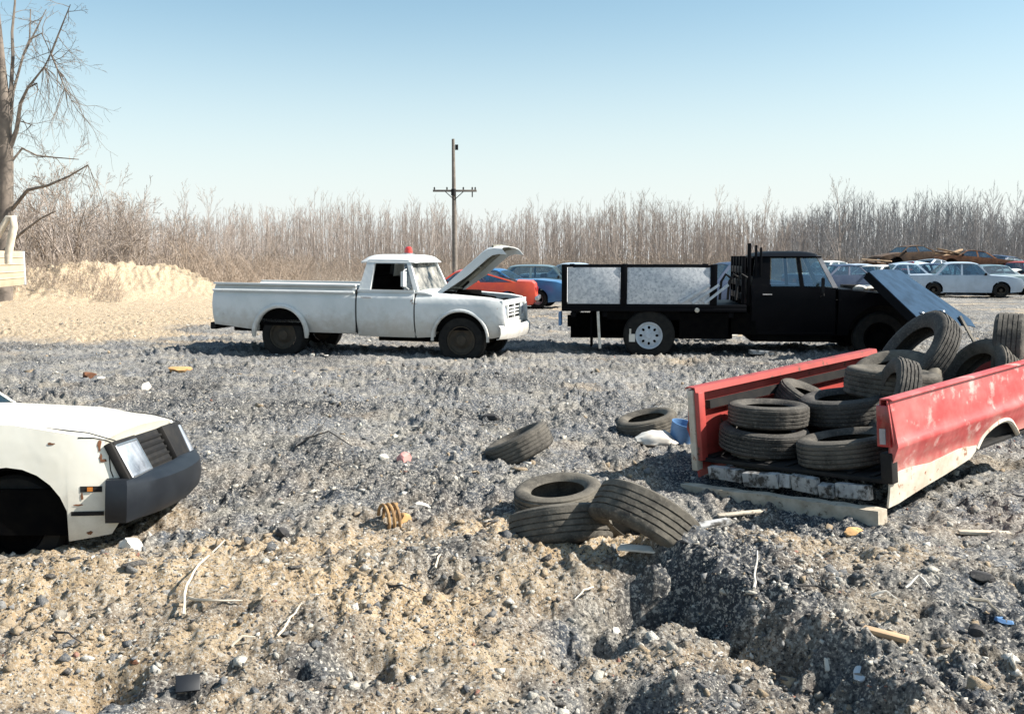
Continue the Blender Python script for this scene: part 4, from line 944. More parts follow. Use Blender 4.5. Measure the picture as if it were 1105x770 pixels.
# ------------------------------------------------------------------ red pickup bed full of tyres
BED_YAW = 50
def red_bed():
    a = R(BED_YAW); fx = Vector((math.sin(a), math.cos(a), 0)); rt = Vector((math.cos(a), -math.sin(a), 0))
    w_ = 1.68; Rc = at(969, 565, 6.2); Rc.z = 0
    c = Rc - rt * (w_ / 2)
    root = thing('truck_bed', 'severed red pickup bed heaped with old tyres, white paint peeling along its bottom', 'truck bed', (c.x, c.y, .01), (0, 0, 0))
    rotm = Matrix.Rotation(R(90 - BED_YAW), 4, 'Z') @ Matrix.Rotation(R(-3.2), 4, 'Y') @ Matrix.Rotation(R(-3.4), 4, 'X')
    root.rotation_euler = rotm.to_euler()
    h = .70; hw = w_ / 2; L = 2.55
    def yb(x, z):
        y = hw - .02 * ((z - .4) / .3) ** 2
        y -= .055 * sst((.36 - z) / .12) * .6
        y += .022 * math.exp(-((z - .405) / .035) ** 2)
        return y
    def sst(t): t = max(0, min(1, t)); return t * t * (3 - 2 * t)
    zc = (.10, .16, .21, .25, .29, .33, .36, .385, .405, .425, .45, .5, .56, .62, .66)
    pr = [(0, .20), (.0, .42), (-.01, h), (L, h), (L, .2), (1.95, .2)] + list(reversed(arch_pts(1.5, -.10, .42, .2)))[0:] + [(.5, .205)]
    s_ = MB(); skin(s_, pr, lambda x, z: -yb(x, z), zc, (.3, .6, .9, 1.2, 1.5, 2, 2.3), .02)
    s_.grid([[(x, -hw - .002, h + .001), (x, -hw + .02, h + .012), (x, -hw + .085, h + .008), (x, -hw + .09, h - .03)] for x in (-.01, .5, 1, 1.5, 2, L)], .01)
    right = s_.build('side_panel', M['red'], root, ang=40)
    pl = [(0, .03), (0, h), (L, h), (L, .2), (1.9, .2)] + list(reversed(arch_pts(1.5, -.10, .42, .2))) + [(.9, .12)]
    s_ = MB(); skin(s_, pl, lambda x, z: yb(x, z), zc, (.3, .6, .9, 1.2, 1.5, 2, 2.3), .02)
    s_.grid([[(x, hw + .002, h + .001), (x, hw - .02, h + .012), (x, hw - .085, h + .008), (x, hw - .09, h - .03)] for x in (-.01, .5, 1, 1.5, 2, L)], .01)
    s_.boxe(.12, L - .1, hw - .06, hw - .03, .2, .52)
    s_.build('side_panel', M['redin'], root, ang=40)
    sk = MB()
    P = [[(x, -yb(x, z) - .004, z) for z in (zb, (zb + .205) / 2, .215 + .012 * math.sin(x * 9))] for x, zb in ((.0, .0), (.12, .005), (.3, .03), (.5, .055), (.7, .075), (.9, .10), (1.08, .125), (1.16, .17))]
    sk.grid(P, .014); sk.build('lower_skirt', M['primer'], root)
    lip = MB(); lip.tube([(x, -yb(x, z) + .004, z) for x, z in arc(1.5, -.10, .43, 140, 40, 24)], .02, 6); lip.build('wheel_arch_lip', M['primer'], root)
    ed = MB(); ed.boxe(.13, L - .3, hw - .115, hw - .066, .54, .6); ed.build('inner_rail', M['dark'], root)
    fl = MB(); fl.boxe(.02, L, -hw + .06, hw - .05, .15, .18)
    for k in range(9): fl.boxe(.05, L - .02, -.66 + k * .165, -.62 + k * .165, .181, .192)
    for s in (-1, 1): fl.boxe(1.0, 1.9, s * .60 - .14, s * .60 + .14, .18, .42)
    fl.build('floor', M['dark'], root, .01)
    fp = MB(); fp.boxe(L - .04, L, -hw + .03, hw - .03, .15, h - .02); fp.build('front_panel', M['redin'], root, .01)
    # rear corner posts with tail lamp
    po = MB(); po.boxe(-.015, .06, -hw + .02, -hw + .10, .16, .36); po.build('corner_post', M['dark'], root, .008)
    po = MB(); po.boxe(-.02, .05, hw - .075, hw - .02, .08, h - .004); po.build('corner_post', M['primer'], root, .008)
    po = MB(); po.boxe(-.012, .06, hw - .125, hw - .08, .16, h - .02); po.build('corner_post', M['redin'], root, .008)
    tl = MB(); tl.hexa([(-.03, -hw + .015, .40), (.05, -hw + .015, .40), (.05, -hw + .11, .40), (-.03, -hw + .11, .40)], [(-.02, -hw + .015, h - .03), (.05, -hw + .015, h - .03), (.05, -hw + .11, h - .03), (-.02, -hw + .11, h - .03)])
    tlo = tl.build('tail_light', M['redlens'], root, .01)
    tb = MB(); tb.boxe(-.034, -.02, -hw + .045, -hw + .085, .42, .52); tb.build('reverse_lens', M['lens'], tlo)
    # sill : row of peeling white boards
    sl_ = MB(); xs = [-.70, -.40, -.12, -.09, .06, .30, .62, .66]; y = -.68
    for k, wd in enumerate((.27, .12, .22, .10, .30, .14, .18)):
        dz = rnd.uniform(-.012, .012); q_ = Matrix.Translation((0, y + wd / 2, .10 + dz)) @ Euler((R(rnd.uniform(-4, 4)), R(rnd.uniform(-14, 10)), R(rnd.uniform(-5, 5)))).to_matrix().to_4x4(); sl_.boxe(-.045 + rnd.uniform(-.02, .008), .0, -wd / 2, wd / 2 - .012, -.055, .05 + rnd.uniform(-.02, .01), q_); y += wd
    build_each(sl_, 'sill_board', M['oldboard'], root, bev=.006)
    return root
bed = red_bed(); bpy.context.view_layer.update()
BM_ = bed.matrix_world.copy()
def inbed(x, y, z): return BM_ @ Vector((x, y, z))

bm_ = MB(); a_, b_ = inbed(-.115, -.80, -.045), inbed(-.13, .80, -.06); 
d_ = (b_ - a_).normalized(); side_ = d_.cross(Vector((0, 0, 1))).normalized(); up_ = side_.cross(d_).normalized()
NS = 16; P = []
rr_ = random.Random(4)
for i in range(NS + 1):
    p = a_.lerp(b_, i / NS); j = [rr_.uniform(-.006, .006) for _ in range(4)]
    P.append([p + side_ * (-.055 + j[0]) + up_ * (-.065 + j[1]), p + side_ * (.055 + j[2]) + up_ * (-.065), p + side_ * (.055 + j[1]) + up_ * (.065 + j[3]), p + side_ * (-.055) + up_ * (.065 + j[0]), p + side_ * (-.055 + j[0]) + up_ * (-.065 + j[1])])
bm_.grid(P); bm_.add([q for q in P[0][:4]], [(0, 1, 2, 3)]); bm_.add([q for q in P[-1][:4]], [(3, 2, 1, 0)])
tag(bm_.build('timber_beam', M['timber'], None, ang=30), 'long squared white timber beam lying under the tail of the red bed', 'beam')

# ------------------------------------------------------------------ tyres
def tyre_mesh(Rr=.31, wd=.20, rb=.185, seed=0, squash=.0):
    h = wd / 2; pr = [(rb, -h * .62), (rb * 1.05, -h * .75), (rb * 1.18, -h * .93), ((rb + Rr) / 2, -h * 1.04), (Rr * .90, -h * .98), (Rr * .955, -h * .88)]
    ribs = 5; z0, z1 = -h * .80, h * .80
    for k in range(ribs):
        a = z0 + (z1 - z0) * k / ribs; b = z0 + (z1 - z0) * (k + 1) / ribs; cr = Rr * (1 - .012 * ((a + b) / 2 / h) ** 2)
        pr += [(cr, a + .003), (cr, b - .006), (cr - .011, b - .004), (cr - .011, b + .001)]
    pr += [(Rr * .955, h * .88), (Rr * .90, h * .98), ((rb + Rr) / 2, h * 1.04), (rb * 1.18, h * .93), (rb * 1.05, h * .75), (rb, h * .62)]
    pr += [(rb * 1.06, h * .58), (Rr * .88, h * .80), (Rr * .95, h * .5), (Rr * .95, -h * .5), (Rr * .88, -h * .80), (rb * 1.06, -h * .58)]
    m = MB(); m.lathe(pr, 72, None, closed=True)
    r = random.Random(seed); ph = r.uniform(0, 6.28)
    nv = []
    for x, y, z in m.v:
        a = math.atan2(y, x); rad = math.hypot(x, y)
        f = 1 + squash * math.cos(2 * a + ph); f2 = rad - .0
        # shallow cross cuts in the tread
        if rad > Rr * .985 and int((a + math.pi) / (2 * math.pi) * 72) % 3 == 0: rad -= .005
        k = rad / max(1e-6, math.hypot(x, y)); nv.append((x * f * k, y * f * k, z + squash * .25 * math.sin(a + ph) * .3))
    m.v = nv; return m
TG = 'old tyres'
def tyre(label, pos, nrm, spin=0, Rr=.31, wd=.20, seed=0, squash=.02, rb=None):
    m = tyre_mesh(Rr, wd, rb or Rr * .60, seed, squash)
    o = m.build('tyre', M['tyre'], None, ang=40)
    q = Vector(nrm).normalized().to_track_quat('Z', 'Y'); o.rotation_mode = 'QUATERNION'; o.rotation_quaternion = q; o.location = pos
    return tag(o, label, 'tyre', TG)

# on the ground
p = on(560, 496); tyre('lone tyre propped up at a slant on the open ground', p + Vector((0, .08, .10)), (-.48, .06, 1), 0, .29, .20, 1)
tyre('tyre lying nearly flat beside the white cloth and the red bed', on(700, 470) + Vector((0, .1, .09)), (-.22, -.06, 1), 0, .30, .19, 2)
tyre('tyre lying open side up between the half-buried tyre and the leaning one', on(604, 560) + Vector((.0, .18, .085)), (-.10, -.10, 1), 0, .295, .19, 3)
tyre('half-buried tyre showing only its slanted tread in front of the open-sided one', on(608, 588) + Vector((.0, .25, .02)), (-.10, .36, .93), 0, .28, .20, 4)
tyre('tyre with long ribbed tread leaning on the tyre beside it at the gully edge', on(704, 600) + Vector((.0, .24, .09)), (.50, .40, .77), 0, .30, .215, 5)
# in the bed : local (x forward, y left)
def btyre(label, x, y, z, n, Rr, wd, seed, **k):
    nn = (BM_.to_3x3() @ Vector(n)); return tyre(label, inbed(x, y, z), nn, 0, Rr, wd, seed, **k)
btyre('tyre lying on top of the stack just inside the left wall of the red bed', .40, .40, .475, (.06, -.05, 1), .30, .165, 11)
btyre('tyre under the topmost one of the stack by the left wall of the red bed', .34, .41, .305, (.02, -.13, 1), .335, .18, 12)
btyre('lowest tyre at the tail of the red bed, beside the tail lamp', .36, -.28, .285, (-.02, .07, 1), .345, .19, 13)
btyre('tyre lying on the bed floor below the left wall stack', .42, .40, .17, (0, 0, 1), .31, .16, 18)
btyre('tyre lying flat in the shade behind the tail lamp, under the tilted one', .95, .10, .46, (-.05, .0, 1), .34, .20, 14)
btyre('wide tyre lying flat on the heap with its outer wall arched over the shade', 1.30, -.10, .60, (.10, -.10, 1), .36, .22, 15)
btyre('tyre standing slanted against the right side of the bed behind the tail lamp', .86, -.36, .56, (-.62, .62, .35), .30, .17, 16)
btyre('tyre deep in the heap under the flat wide tyre', 1.45, -.15, .42, (0, .1, 1), .34, .2, 19)
btyre('tall tyre propped up steeply at the top of the heap, worn tread upward', 1.95, .05, .74, (-.62, .38, .62), .40, .19, 17)
btyre('tyre standing upright at the front right corner of the red bed', 2.35, -.52, .74, (-.38, .95, .1), .31, .22, 20)
btyre('tyre wedged upright between the steep tyre and the one standing at the front right corner', 2.05, -.42, .55, (-.75, .35, .55), .33, .20, 23)
btyre('tyre lying against the left wall of the red bed, behind the flat stack', 1.15, .52, .42, (.2, -.45, .85), .31, .19, 24)
btyre('dark tyre tipped on its edge in the middle of the heap below the steep one', 1.62, .05, .58, (-.35, -.15, .92), .35, .21, 25)
btyre('tyre lying low at the front of the red bed behind the steep one', 2.1, -.1, .38, (0, 0, 1), .33, .22, 21)

# ------------------------------------------------------------------ far cars
def ground_at(px, Y):
    x = atx(px, Y); return Vector((x, Y, gz(x, Y)))
paint_red = pm('orange_red_paint', C(.60, .075, .025), C(.50, .05, .03), 3, rough=.4, coat=.2)
paint_blue = pm('blue_car_paint', C(.035, .15, .33), C(.03, .11, .25), 3, rough=.35, coat=.3)
paint_teal = pm('teal_car_paint', C(.10, .16, .19), C(.14, .20, .22), 3, rough=.4, coat=.3)
paint_silver = pm('silver_car_paint', C(.40, .47, .55), C(.33, .39, .46), 3, rough=.35, coat=.3)
paint_pale = pm('pale_blue_car_paint', C(.36, .45, .55), C(.46, .54, .60), 3, rough=.4, coat=.3)
paint_white2 = pm('dull_white_car_paint', C(.62, .63, .62), C(.5, .51, .5), 3, rough=.5)
paint_dkblue = pm('dark_blue_car_paint', C(.03, .05, .10), C(.05, .07, .12), 3, rough=.4)
paint_red2 = pm('dark_red_car_paint', C(.40, .05, .03), C(.3, .04, .03), 3, rough=.4)
p = ground_at(505, 30.5); car('hatchback_car', 'orange-red fastback car parked behind the raised white hood', p, yawrot(176), paint_red, L=4.2, Hh=1.30, gx=(.75, .35, -.55, -1.55), trunk=.93)
p = ground_at(545, 33.0); car('coupe_car', 'bright blue car showing its front wheel beyond the white truck grille', p, yawrot(-14), paint_blue, L=4.5, Hh=1.28, hood=.86, rimmat=M['chrome'], gx=(.45, .0, -.7, -1.2))
p = ground_at(585, 39); car('estate_car', 'dull teal car with side windows behind the blue car', p, yawrot(-8), paint_teal, L=4.4, Hh=1.42, gx=(.9, .5, -1.2, -1.6))
p = ground_at(617, 43); car('estate_car', 'pale blue car half hidden behind the stake truck tail board', p, yawrot(-30), paint_pale, L=4.3, Hh=1.4)
p = ground_at(1040, 41.5); car('sedan_car', 'silver sedan parked in front of the row beyond the tyre heap', p, yawrot(-14), paint_silver, L=4.4, Hh=1.45, gx=(.85, .42, -.85, -1.25), rimmat=M['rimdark'])
p = ground_at(978, 44); car('sedan_car', 'pale sedan parked behind and left of the silver sedan', p, yawrot(172), paint_pale, L=4.4, Hh=1.42)
p = ground_at(1088, 50); car('sedan_car', 'pale blue wreck standing between the silver sedan and the red car', p, yawrot(60), paint_pale, L=4.2, Hh=1.4, wheels=True)
p = ground_at(1108, 47); car('sedan_car', 'red car at the far right end of the row', p, yawrot(200), paint_red2, L=4.2, Hh=1.5)
p = ground_at(905, 42); car('sedan_car', 'dark blue car seen through the gap over the black truck engine', p, yawrot(8), paint_dkblue, L=4.3, Hh=1.35)
p = ground_at(893, 50); car('sedan_car', 'dull white car whose roof shows just beside the black cab pillar', p, yawrot(20), paint_white2, L=4.3, Hh=1.55)
p = ground_at(788, 33); car('sedan_car', 'dark car with pale roof edge hidden behind the stake truck bed', p, yawrot(12), paint_dkblue, L=4.3, Hh=1.5)
p = ground_at(946, 45); car('sedan_car', 'dull white wreck squeezed beside the scrap heap', p, yawrot(24), paint_white2, L=4.2, Hh=1.36)
p = ground_at(1012, 46.5); car('sedan_car', 'dark blue car parked just behind the silver sedan', p, yawrot(-150), paint_dkblue, L=4.3, Hh=1.42)
p = ground_at(1068, 45); car('sedan_car', 'teal car nosed in at the tail of the silver sedan', p, yawrot(100), paint_teal, L=4.0, Hh=1.35)
p = ground_at(925, 48); car('sedan_car', 'silver car seen end-on beyond the black truck engine', p, yawrot(80), paint_silver, L=4.0, Hh=1.4)
# rusty shell on top of others
p = ground_at(985, 52); wr = car('wrecked_car', 'rusty brown crushed car shell heaped above the pale sedan', p + Vector((0, 0, 1.05)), yawrot(184, 2, 1), M['brown'], L=4.6, Hh=1.22, belt=.85, hood=.72, trunk=.8, wheels=False)
p = ground_at(990, 52.6); car('wrecked_car', 'dark flattened car shell carrying the rusty brown one', p, yawrot(3), paint_dkblue, L=4.5, Hh=1.12, belt=.85, hood=.7, trunk=.8, wheels=False)
p = ground_at(1035, 53); car('wrecked_car', 'crushed teal car shell leaning on the dark flattened one', p + Vector((0, 0, .5)), yawrot(12, -7, 3), paint_teal, L=4.3, Hh=1.15, belt=.8, hood=.7, trunk=.78, wheels=False)
p = ground_at(955, 49); car('wrecked_car', 'rust brown wreck without wheels at the foot of the splintered planks', p, yawrot(160, 4, -4), M['rust'], L=4.2, Hh=1.2, belt=.82, hood=.72, trunk=.8, wheels=False)
for (px_, Y_, dz_, yw_, pt_, rl_, mt_, nm_) in ((1000, 49, .35, 30, 8, -6, paint_pale, 'pale blue crushed wreck tilted behind the silver sedan roof'), (1050, 49.5, .75, 170, -5, 5, M['rust'], 'rusty stripped shell lying over the cars at the tail of the silver sedan'),
                                                   (968, 47, .0, 100, 0, 0, paint_red2, 'dark red wreck wedged between the pale sedan and the scrap heap'), (1078, 54, .6, 20, 6, 4, paint_dkblue, 'dark blue shell piled up far behind the red car'), (1092, 46, -.05, 140, 2, -3, paint_white2, 'dull white wreck in front of the red car at the far right')):
    p = ground_at(px_, Y_); car('wrecked_car', nm_, p + Vector((0, 0, dz_)), yawrot(yw_, pt_, rl_), mt_, L=4.1, Hh=1.2, belt=.82, hood=.72, trunk=.8, wheels=False)
rp = random.Random(12)
for k in range(12):
    px = 924 + rp.uniform(0, 32) if k < 8 else 1010 + rp.uniform(0, 30); base = ground_at(px, 50.5 + rp.uniform(-.6, .6)); m = MB()
    ln = rp.uniform(1.0, 2.2); q = Euler((rp.uniform(-.3, .3), rp.uniform(-.3, .25), rp.uniform(-.6, .6))).to_matrix()
    m.box((0, 0, 0), (ln, rp.uniform(.12, .3), .06)); o = m.build('plank', M['tanwood'] if k % 3 else M['brown'], None, .005)
    o.location = base + Vector((0, 0, .6 + (k % 8) * .13 if k < 8 else 1.75 + .06 * (k - 8))); o.rotation_euler = q.to_euler()
    tag(o, 'splintered tan plank in the scrap heap left of the rusty car shell' if k < 8 else 'splintered plank lying over the right end of the rusty car shell', 'plank', 'planks in the scrap heap' if k < 8 else 'planks on the rusty shell')
m = MB()
for k in range(14):
    m.rock((rp.uniform(-1.6, 1.2), rp.uniform(-.7, .7), rp.uniform(.1, .8)), rp.uniform(.3, .55), 60 + k, 2, .45, (1.3, 1, .7))
o = m.build('scrap_heap', M['brown'], None, ang=20); o.location = ground_at(940, 50.8); tag(o, 'low brown heap of scrap under the splintered planks', 'scrap heap')

# ------------------------------------------------------------------ utility pole
def pole():
    b = ground_at(491, 68); t = at(489, 150, 68); xa = at(491, 206, 68)
    root = thing('utility_pole', 'wooden utility pole with one crossarm rising above the bare woods', 'utility pole', b)
    s = MB(); s.tube([(0, 0, -.3), (-.02, 0, 4), (t.x - b.x, 0, t.z - b.z)], [.19, .165, .10], 12); s.build('pole', M['polewood'], root)
    z = xa.z - b.z; cr = MB(); cr.boxe(-1.45, 1.5, -.16, -.06, z - .07, z + .07)
    ca = cr.build('crossarm', M['polewood'], root, .01)
    ins = MB()
    for x in (-1.35, -.5, .6, 1.2, 1.4): ins.lathe([(.03, 0), (.06, .04), (.04, .1), (.06, .14), (0, .2)], 10, Matrix.Translation((x, -.11, z + .07)))
    build_each(ins, 'insulator', M['dark'], ca)
    tr = MB(); tr.lathe([(0, .45), (.16, .43), (.17, 0), (.0, -.02)], 16, Matrix.Translation((-.05, -.27, z - .32))); tr.build('transformer', M['dark'], root)
    br = MB(); br.tube([(-.6, -.11, z - .06), (0, -.16, z - .6)], .03, 5); br.tube([(.6, -.11, z - .06), (0, -.16, z - .6)], .03, 5); br.tube([(1.2, -.11, z - .05), (1.2, -.11, z - .42)], .04, 6); br.build('brace', M['dark'], ca)
    ca2 = MB(); ca2.box((.16, 0, t.z - b.z - .55), (.2, .12, .35)); ca2.build('bracket', M['dark'], root)
pole()

# ------------------------------------------------------------------ bare trees
def grow(mb_t, mb_c, rng, start, d, length, rad, level, maxl, up=.15, wig=.18, nseg=5, kids_=(5, 6, 5), ratio=.55, spread=(.35, .9), tmin=.25, minr=.006, droop=0):
    pts = [Vector(start)]; rads = [rad]; d = Vector(d).normalized(); dirs = [d.copy()]
    for i in range(nseg):
        d = (d + Vector((rng.gauss(0, wig), rng.gauss(0, wig), rng.gauss(0, wig) + (up if level < 2 else up - droop)))).normalized()
        pts.append(pts[-1] + d * length / nseg); rads.append(max(minr, rad * (1 - .85 * (i + 1) / nseg))); dirs.append(d.copy())
    (mb_t if level == 0 else mb_c).tube(pts, rads, 7 if level == 0 else (4 if level == 1 else 3), cap=False)
    if level >= maxl: return
    n = kids_[level]
    for k in range(n):
        t = tmin + (1 - tmin) * (k + rng.random()) / n; i = min(nseg - 1, int(t * nseg)); f = t * nseg - i
        p = pts[i].lerp(pts[i + 1], f); rr = rads[i] + (rads[i + 1] - rads[i]) * f
        a = rng.uniform(0, 2 * math.pi); ort = dirs[i].orthogonal().normalized(); side = (ort * math.cos(a) + dirs[i].cross(ort) * math.sin(a))
        s = rng.uniform(*spread); nd = dirs[i] * math.cos(s) + side * math.sin(s)
        grow(mb_t, mb_c, rng, p, nd, length * ratio * rng.uniform(.6, 1.15) * (1.15 - .55 * t), max(minr, rr * .6), level + 1, maxl, up, wig, max(3, nseg - 1), kids_, ratio, spread, .15, minr, droop)

def proto(name, label, cat, group, seed, hgt, rad, mat, multi=1, **kw):
    rng = random.Random(seed); t, c = MB(), MB()
    for k in range(multi):
        a = rng.uniform(0, 6.28); lean = .0 if multi == 1 else rng.uniform(.15, .7)
        grow(t, c, rng, (0, 0, -.1), (math.cos(a) * lean, math.sin(a) * lean, 1), hgt * (1 if multi == 1 else rng.uniform(.7, 1)), rad, 0, kw.get('maxl', 3), **{k_: v for k_, v in kw.items() if k_ != 'maxl'})
    root = thing(name, label, cat, (0, 0, 0), group=group)
    t.build('trunk', mat, root, ang=60); c.build('crown', mat, root, ang=60)
    return root
first_used = set()
def place(pr, loc, rz, s, label=None, tilt=0):
    if pr.name in first_used: o = dup_tree(pr)
    else: o = pr; first_used.add(pr.name)
    o.location = loc; o.rotation_euler = (tilt, 0, rz); o.scale = (s, s, s)
    if label: o['label'] = label
    return o
tr = random.Random(21)
LW = 'slender bare grey-brown tree in the wood edge along the back of the yard'
GW = 'bare trees of the wood edge'
PR = [proto('bare_tree', LW, 'tree', GW, 100 + k, 7.2, .065, M['bark'], 1, kids_=(15, 7, 4), ratio=.36, spread=(.25, .75), tmin=.12, wig=.07, up=.06, nseg=7, minr=.0062) for k in range(7)]
LR = 'slender bare dark grey tree in the wood on the right behind the silver sedan'
GR = 'bare trees of the right hand wood'
PRR = [proto('bare_tree', LR, 'tree', GR, 140 + k, 8.0, .07, M['barkr'], 1, kids_=(17, 8, 4), ratio=.34, spread=(.25, .7), tmin=.1, wig=.07, up=.07, nseg=7, minr=.0072) for k in range(5)]
for i in range(150):
    px = -60 + 920 * (i + tr.random()) / 150; Y = tr.uniform(84, 100)
    g = ground_at(px, Y); s = .76 * tr.uniform(.72, 1.05) * (1.1 if px > 600 else 1.0)
    if tr.random() < .14: s *= tr.uniform(1.1, 1.35)
    place(tr.choice(PR), g, tr.uniform(0, 6.28), s, tilt=tr.uniform(-.05, .05))
for i in range(85):
    px = 850 + 380 * (i + tr.random()) / 85; Y = tr.uniform(82, 98)
    g = ground_at(px, Y); s = .70 * tr.uniform(.75, 1.08) * (1.0 + .25 * max(0, (px - 960) / 200))
    place(tr.choice(PRR), g, tr.uniform(0, 6.28), s, tilt=tr.uniform(-.05, .05))
for px, py in ((905, 195), (748, 232), (222, 205)):
    g = ground_at(px, 80); top = at(px, py, 80); pr = dup_tree(PR[1]); pr.location = g; s = (top.z - g.z) / 7.3; pr.scale = (s, s, s)
    tag(pr, {905: 'single tall thin bare trunk standing above the wood right of the black cab', 748: 'taller bare sapling rising over the speckled side board', 222: 'taller bare sapling above the left end of the white truck bed'}[px], 'tree'); 
    if 'group' in pr: del pr['group']

def woods(name, label, px0, px1, n, Y0, Y1, h0, h1, mat, seed, minr=.012, kidn=8):
    rng = random.Random(seed); m = MB()
    for i in range(n):
        px = rng.uniform(px0, px1); Y = rng.uniform(Y0, Y1); x = atx(px, Y); z = -.2; h = rng.uniform(h0, h1) * (1 + .12 * math.sin(px * .021) + .08 * math.sin(px * .057))
        top = Vector((x + rng.gauss(0, .3), Y + rng.gauss(0, .3), z + h)); b = Vector((x, Y, z)); mid = b.lerp(top, .5) + Vector((rng.gauss(0, .12), rng.gauss(0, .12), 0))
        m.tube([b, mid, top], [.05, .035, minr], 4, cap=False)
        for k in range(kidn):
            t = rng.uniform(.15, .97); p = b.lerp(top, t); a = rng.uniform(0, 6.28); L = h * .2 * rng.uniform(.5, 1.3) * (1.2 - t * .7)
            q = p + Vector((math.cos(a) * L * .5, math.sin(a) * L * .5, L * .8)); m.tube([p, p.lerp(q, .5) + Vector((0, 0, -.05)), q], [.02, .014, minr * .8], 3, cap=False)
            for kk in range(2):
                p2 = p.lerp(q, rng.uniform(.3, .8)); a = rng.uniform(0, 6.28); q2 = p2 + Vector((math.cos(a) * L * .25, math.sin(a) * L * .25, L * .35)); m.tube([p2, q2], [.012, minr * .7], 3, cap=False)
    o = m.build(name, mat, None, ang=60); tag(o, label, 'woods', kind='stuff')
woods('woods', 'mass of thin bare trees filling the wood behind the yard', -140, 880, 2600, 98, 135, 4.8, 7.7, M['bark'], 31, .0068, 9)
woods('woods', 'dark grey mass of bare trees closing the yard on the right', 840, 1330, 1500, 98, 130, 5.2, 8.2, M['barkr'], 32, .0068, 9)
def brush(name, label, px0, px1, n, Y0, Y1, h0, h1, mat, seed, r=.012):
    rng = random.Random(seed); m = MB()
    for i in range(n):
        px = rng.uniform(px0, px1); Y = rng.uniform(Y0, Y1); x = atx(px, Y); b = Vector((x, Y, gz(x, Y) - .05)); h = rng.uniform(h0, h1); a = rng.uniform(0, 6.28); l = rng.uniform(.1, .8) * h
        q = b + Vector((math.cos(a) * l, math.sin(a) * l, h)); mid = b.lerp(q, .5) + Vector((0, 0, .15 * h)); m.tube([b, mid, q], [r * 1.4, r, r * .6], 3, cap=False)
        for k in range(3):
            p2 = mid.lerp(q, rng.uniform(-.6, .7)); a = rng.uniform(0, 6.28); q2 = p2 + Vector((math.cos(a) * h * .25, math.sin(a) * h * .25, h * rng.uniform(.0, .3))); m.tube([p2, q2], [r * .7, r * .5], 3, cap=False)
    o = m.build(name, mat, None, ang=60); tag(o, label, 'brush', kind='stuff')
brush('brush', 'tangle of dry reddish brush at the foot of the bare woods', -120, 1250, 7000, 70, 84, .5, 2.1, M['brush'], 41, .010)
brush('brush', 'dry twiggy brush spread over the tan dirt banks', -60, 330, 1900, 38.5, 52, .4, 1.9, M['brush'], 42, .010)

brush('weeds', 'dry weeds growing on the face of the tan dirt bank', -60, 130, 900, 33.6, 36.5, .12, .55, M['brush'], 43, .006)
brush('weeds', 'thin dry weeds along the back edge of the yard', 200, 1200, 2500, 56, 70, .2, 1.1, M['brush'], 44, .009)

# shrubs behind the dirt bank on the left
LS = 'bare many-stemmed shrub behind the tan dirt bank'
PS = [proto('bare_shrub', LS, 'shrub', 'bare shrubs behind the dirt bank', 200 + k, 4.2, .045, M['brush'] if k % 2 else M['bark'], 7, kids_=(7, 6, 4), ratio=.45, spread=(.3, .9), tmin=.2, wig=.13, up=.05, nseg=5, minr=.0052) for k in range(3)]
for px, Y, s in ((8, 42, 1.15), (38, 41, 1.25), (62, 43, 1.35), (88, 42, 1.2), (112, 44, 1.15), (136, 43, 1.05), (160, 45, 1.0), (184, 46, .92), (208, 47, .85), (235, 50, .8), (262, 52, .75), (292, 55, .75), (-40, 42, 1.3), (-90, 43, 1.3), (75, 48, 1.4), (120, 50, 1.25)):
    place(tr.choice(PS), ground_at(px, Y), tr.uniform(0, 6.28), s * tr.uniform(.92, 1.08))

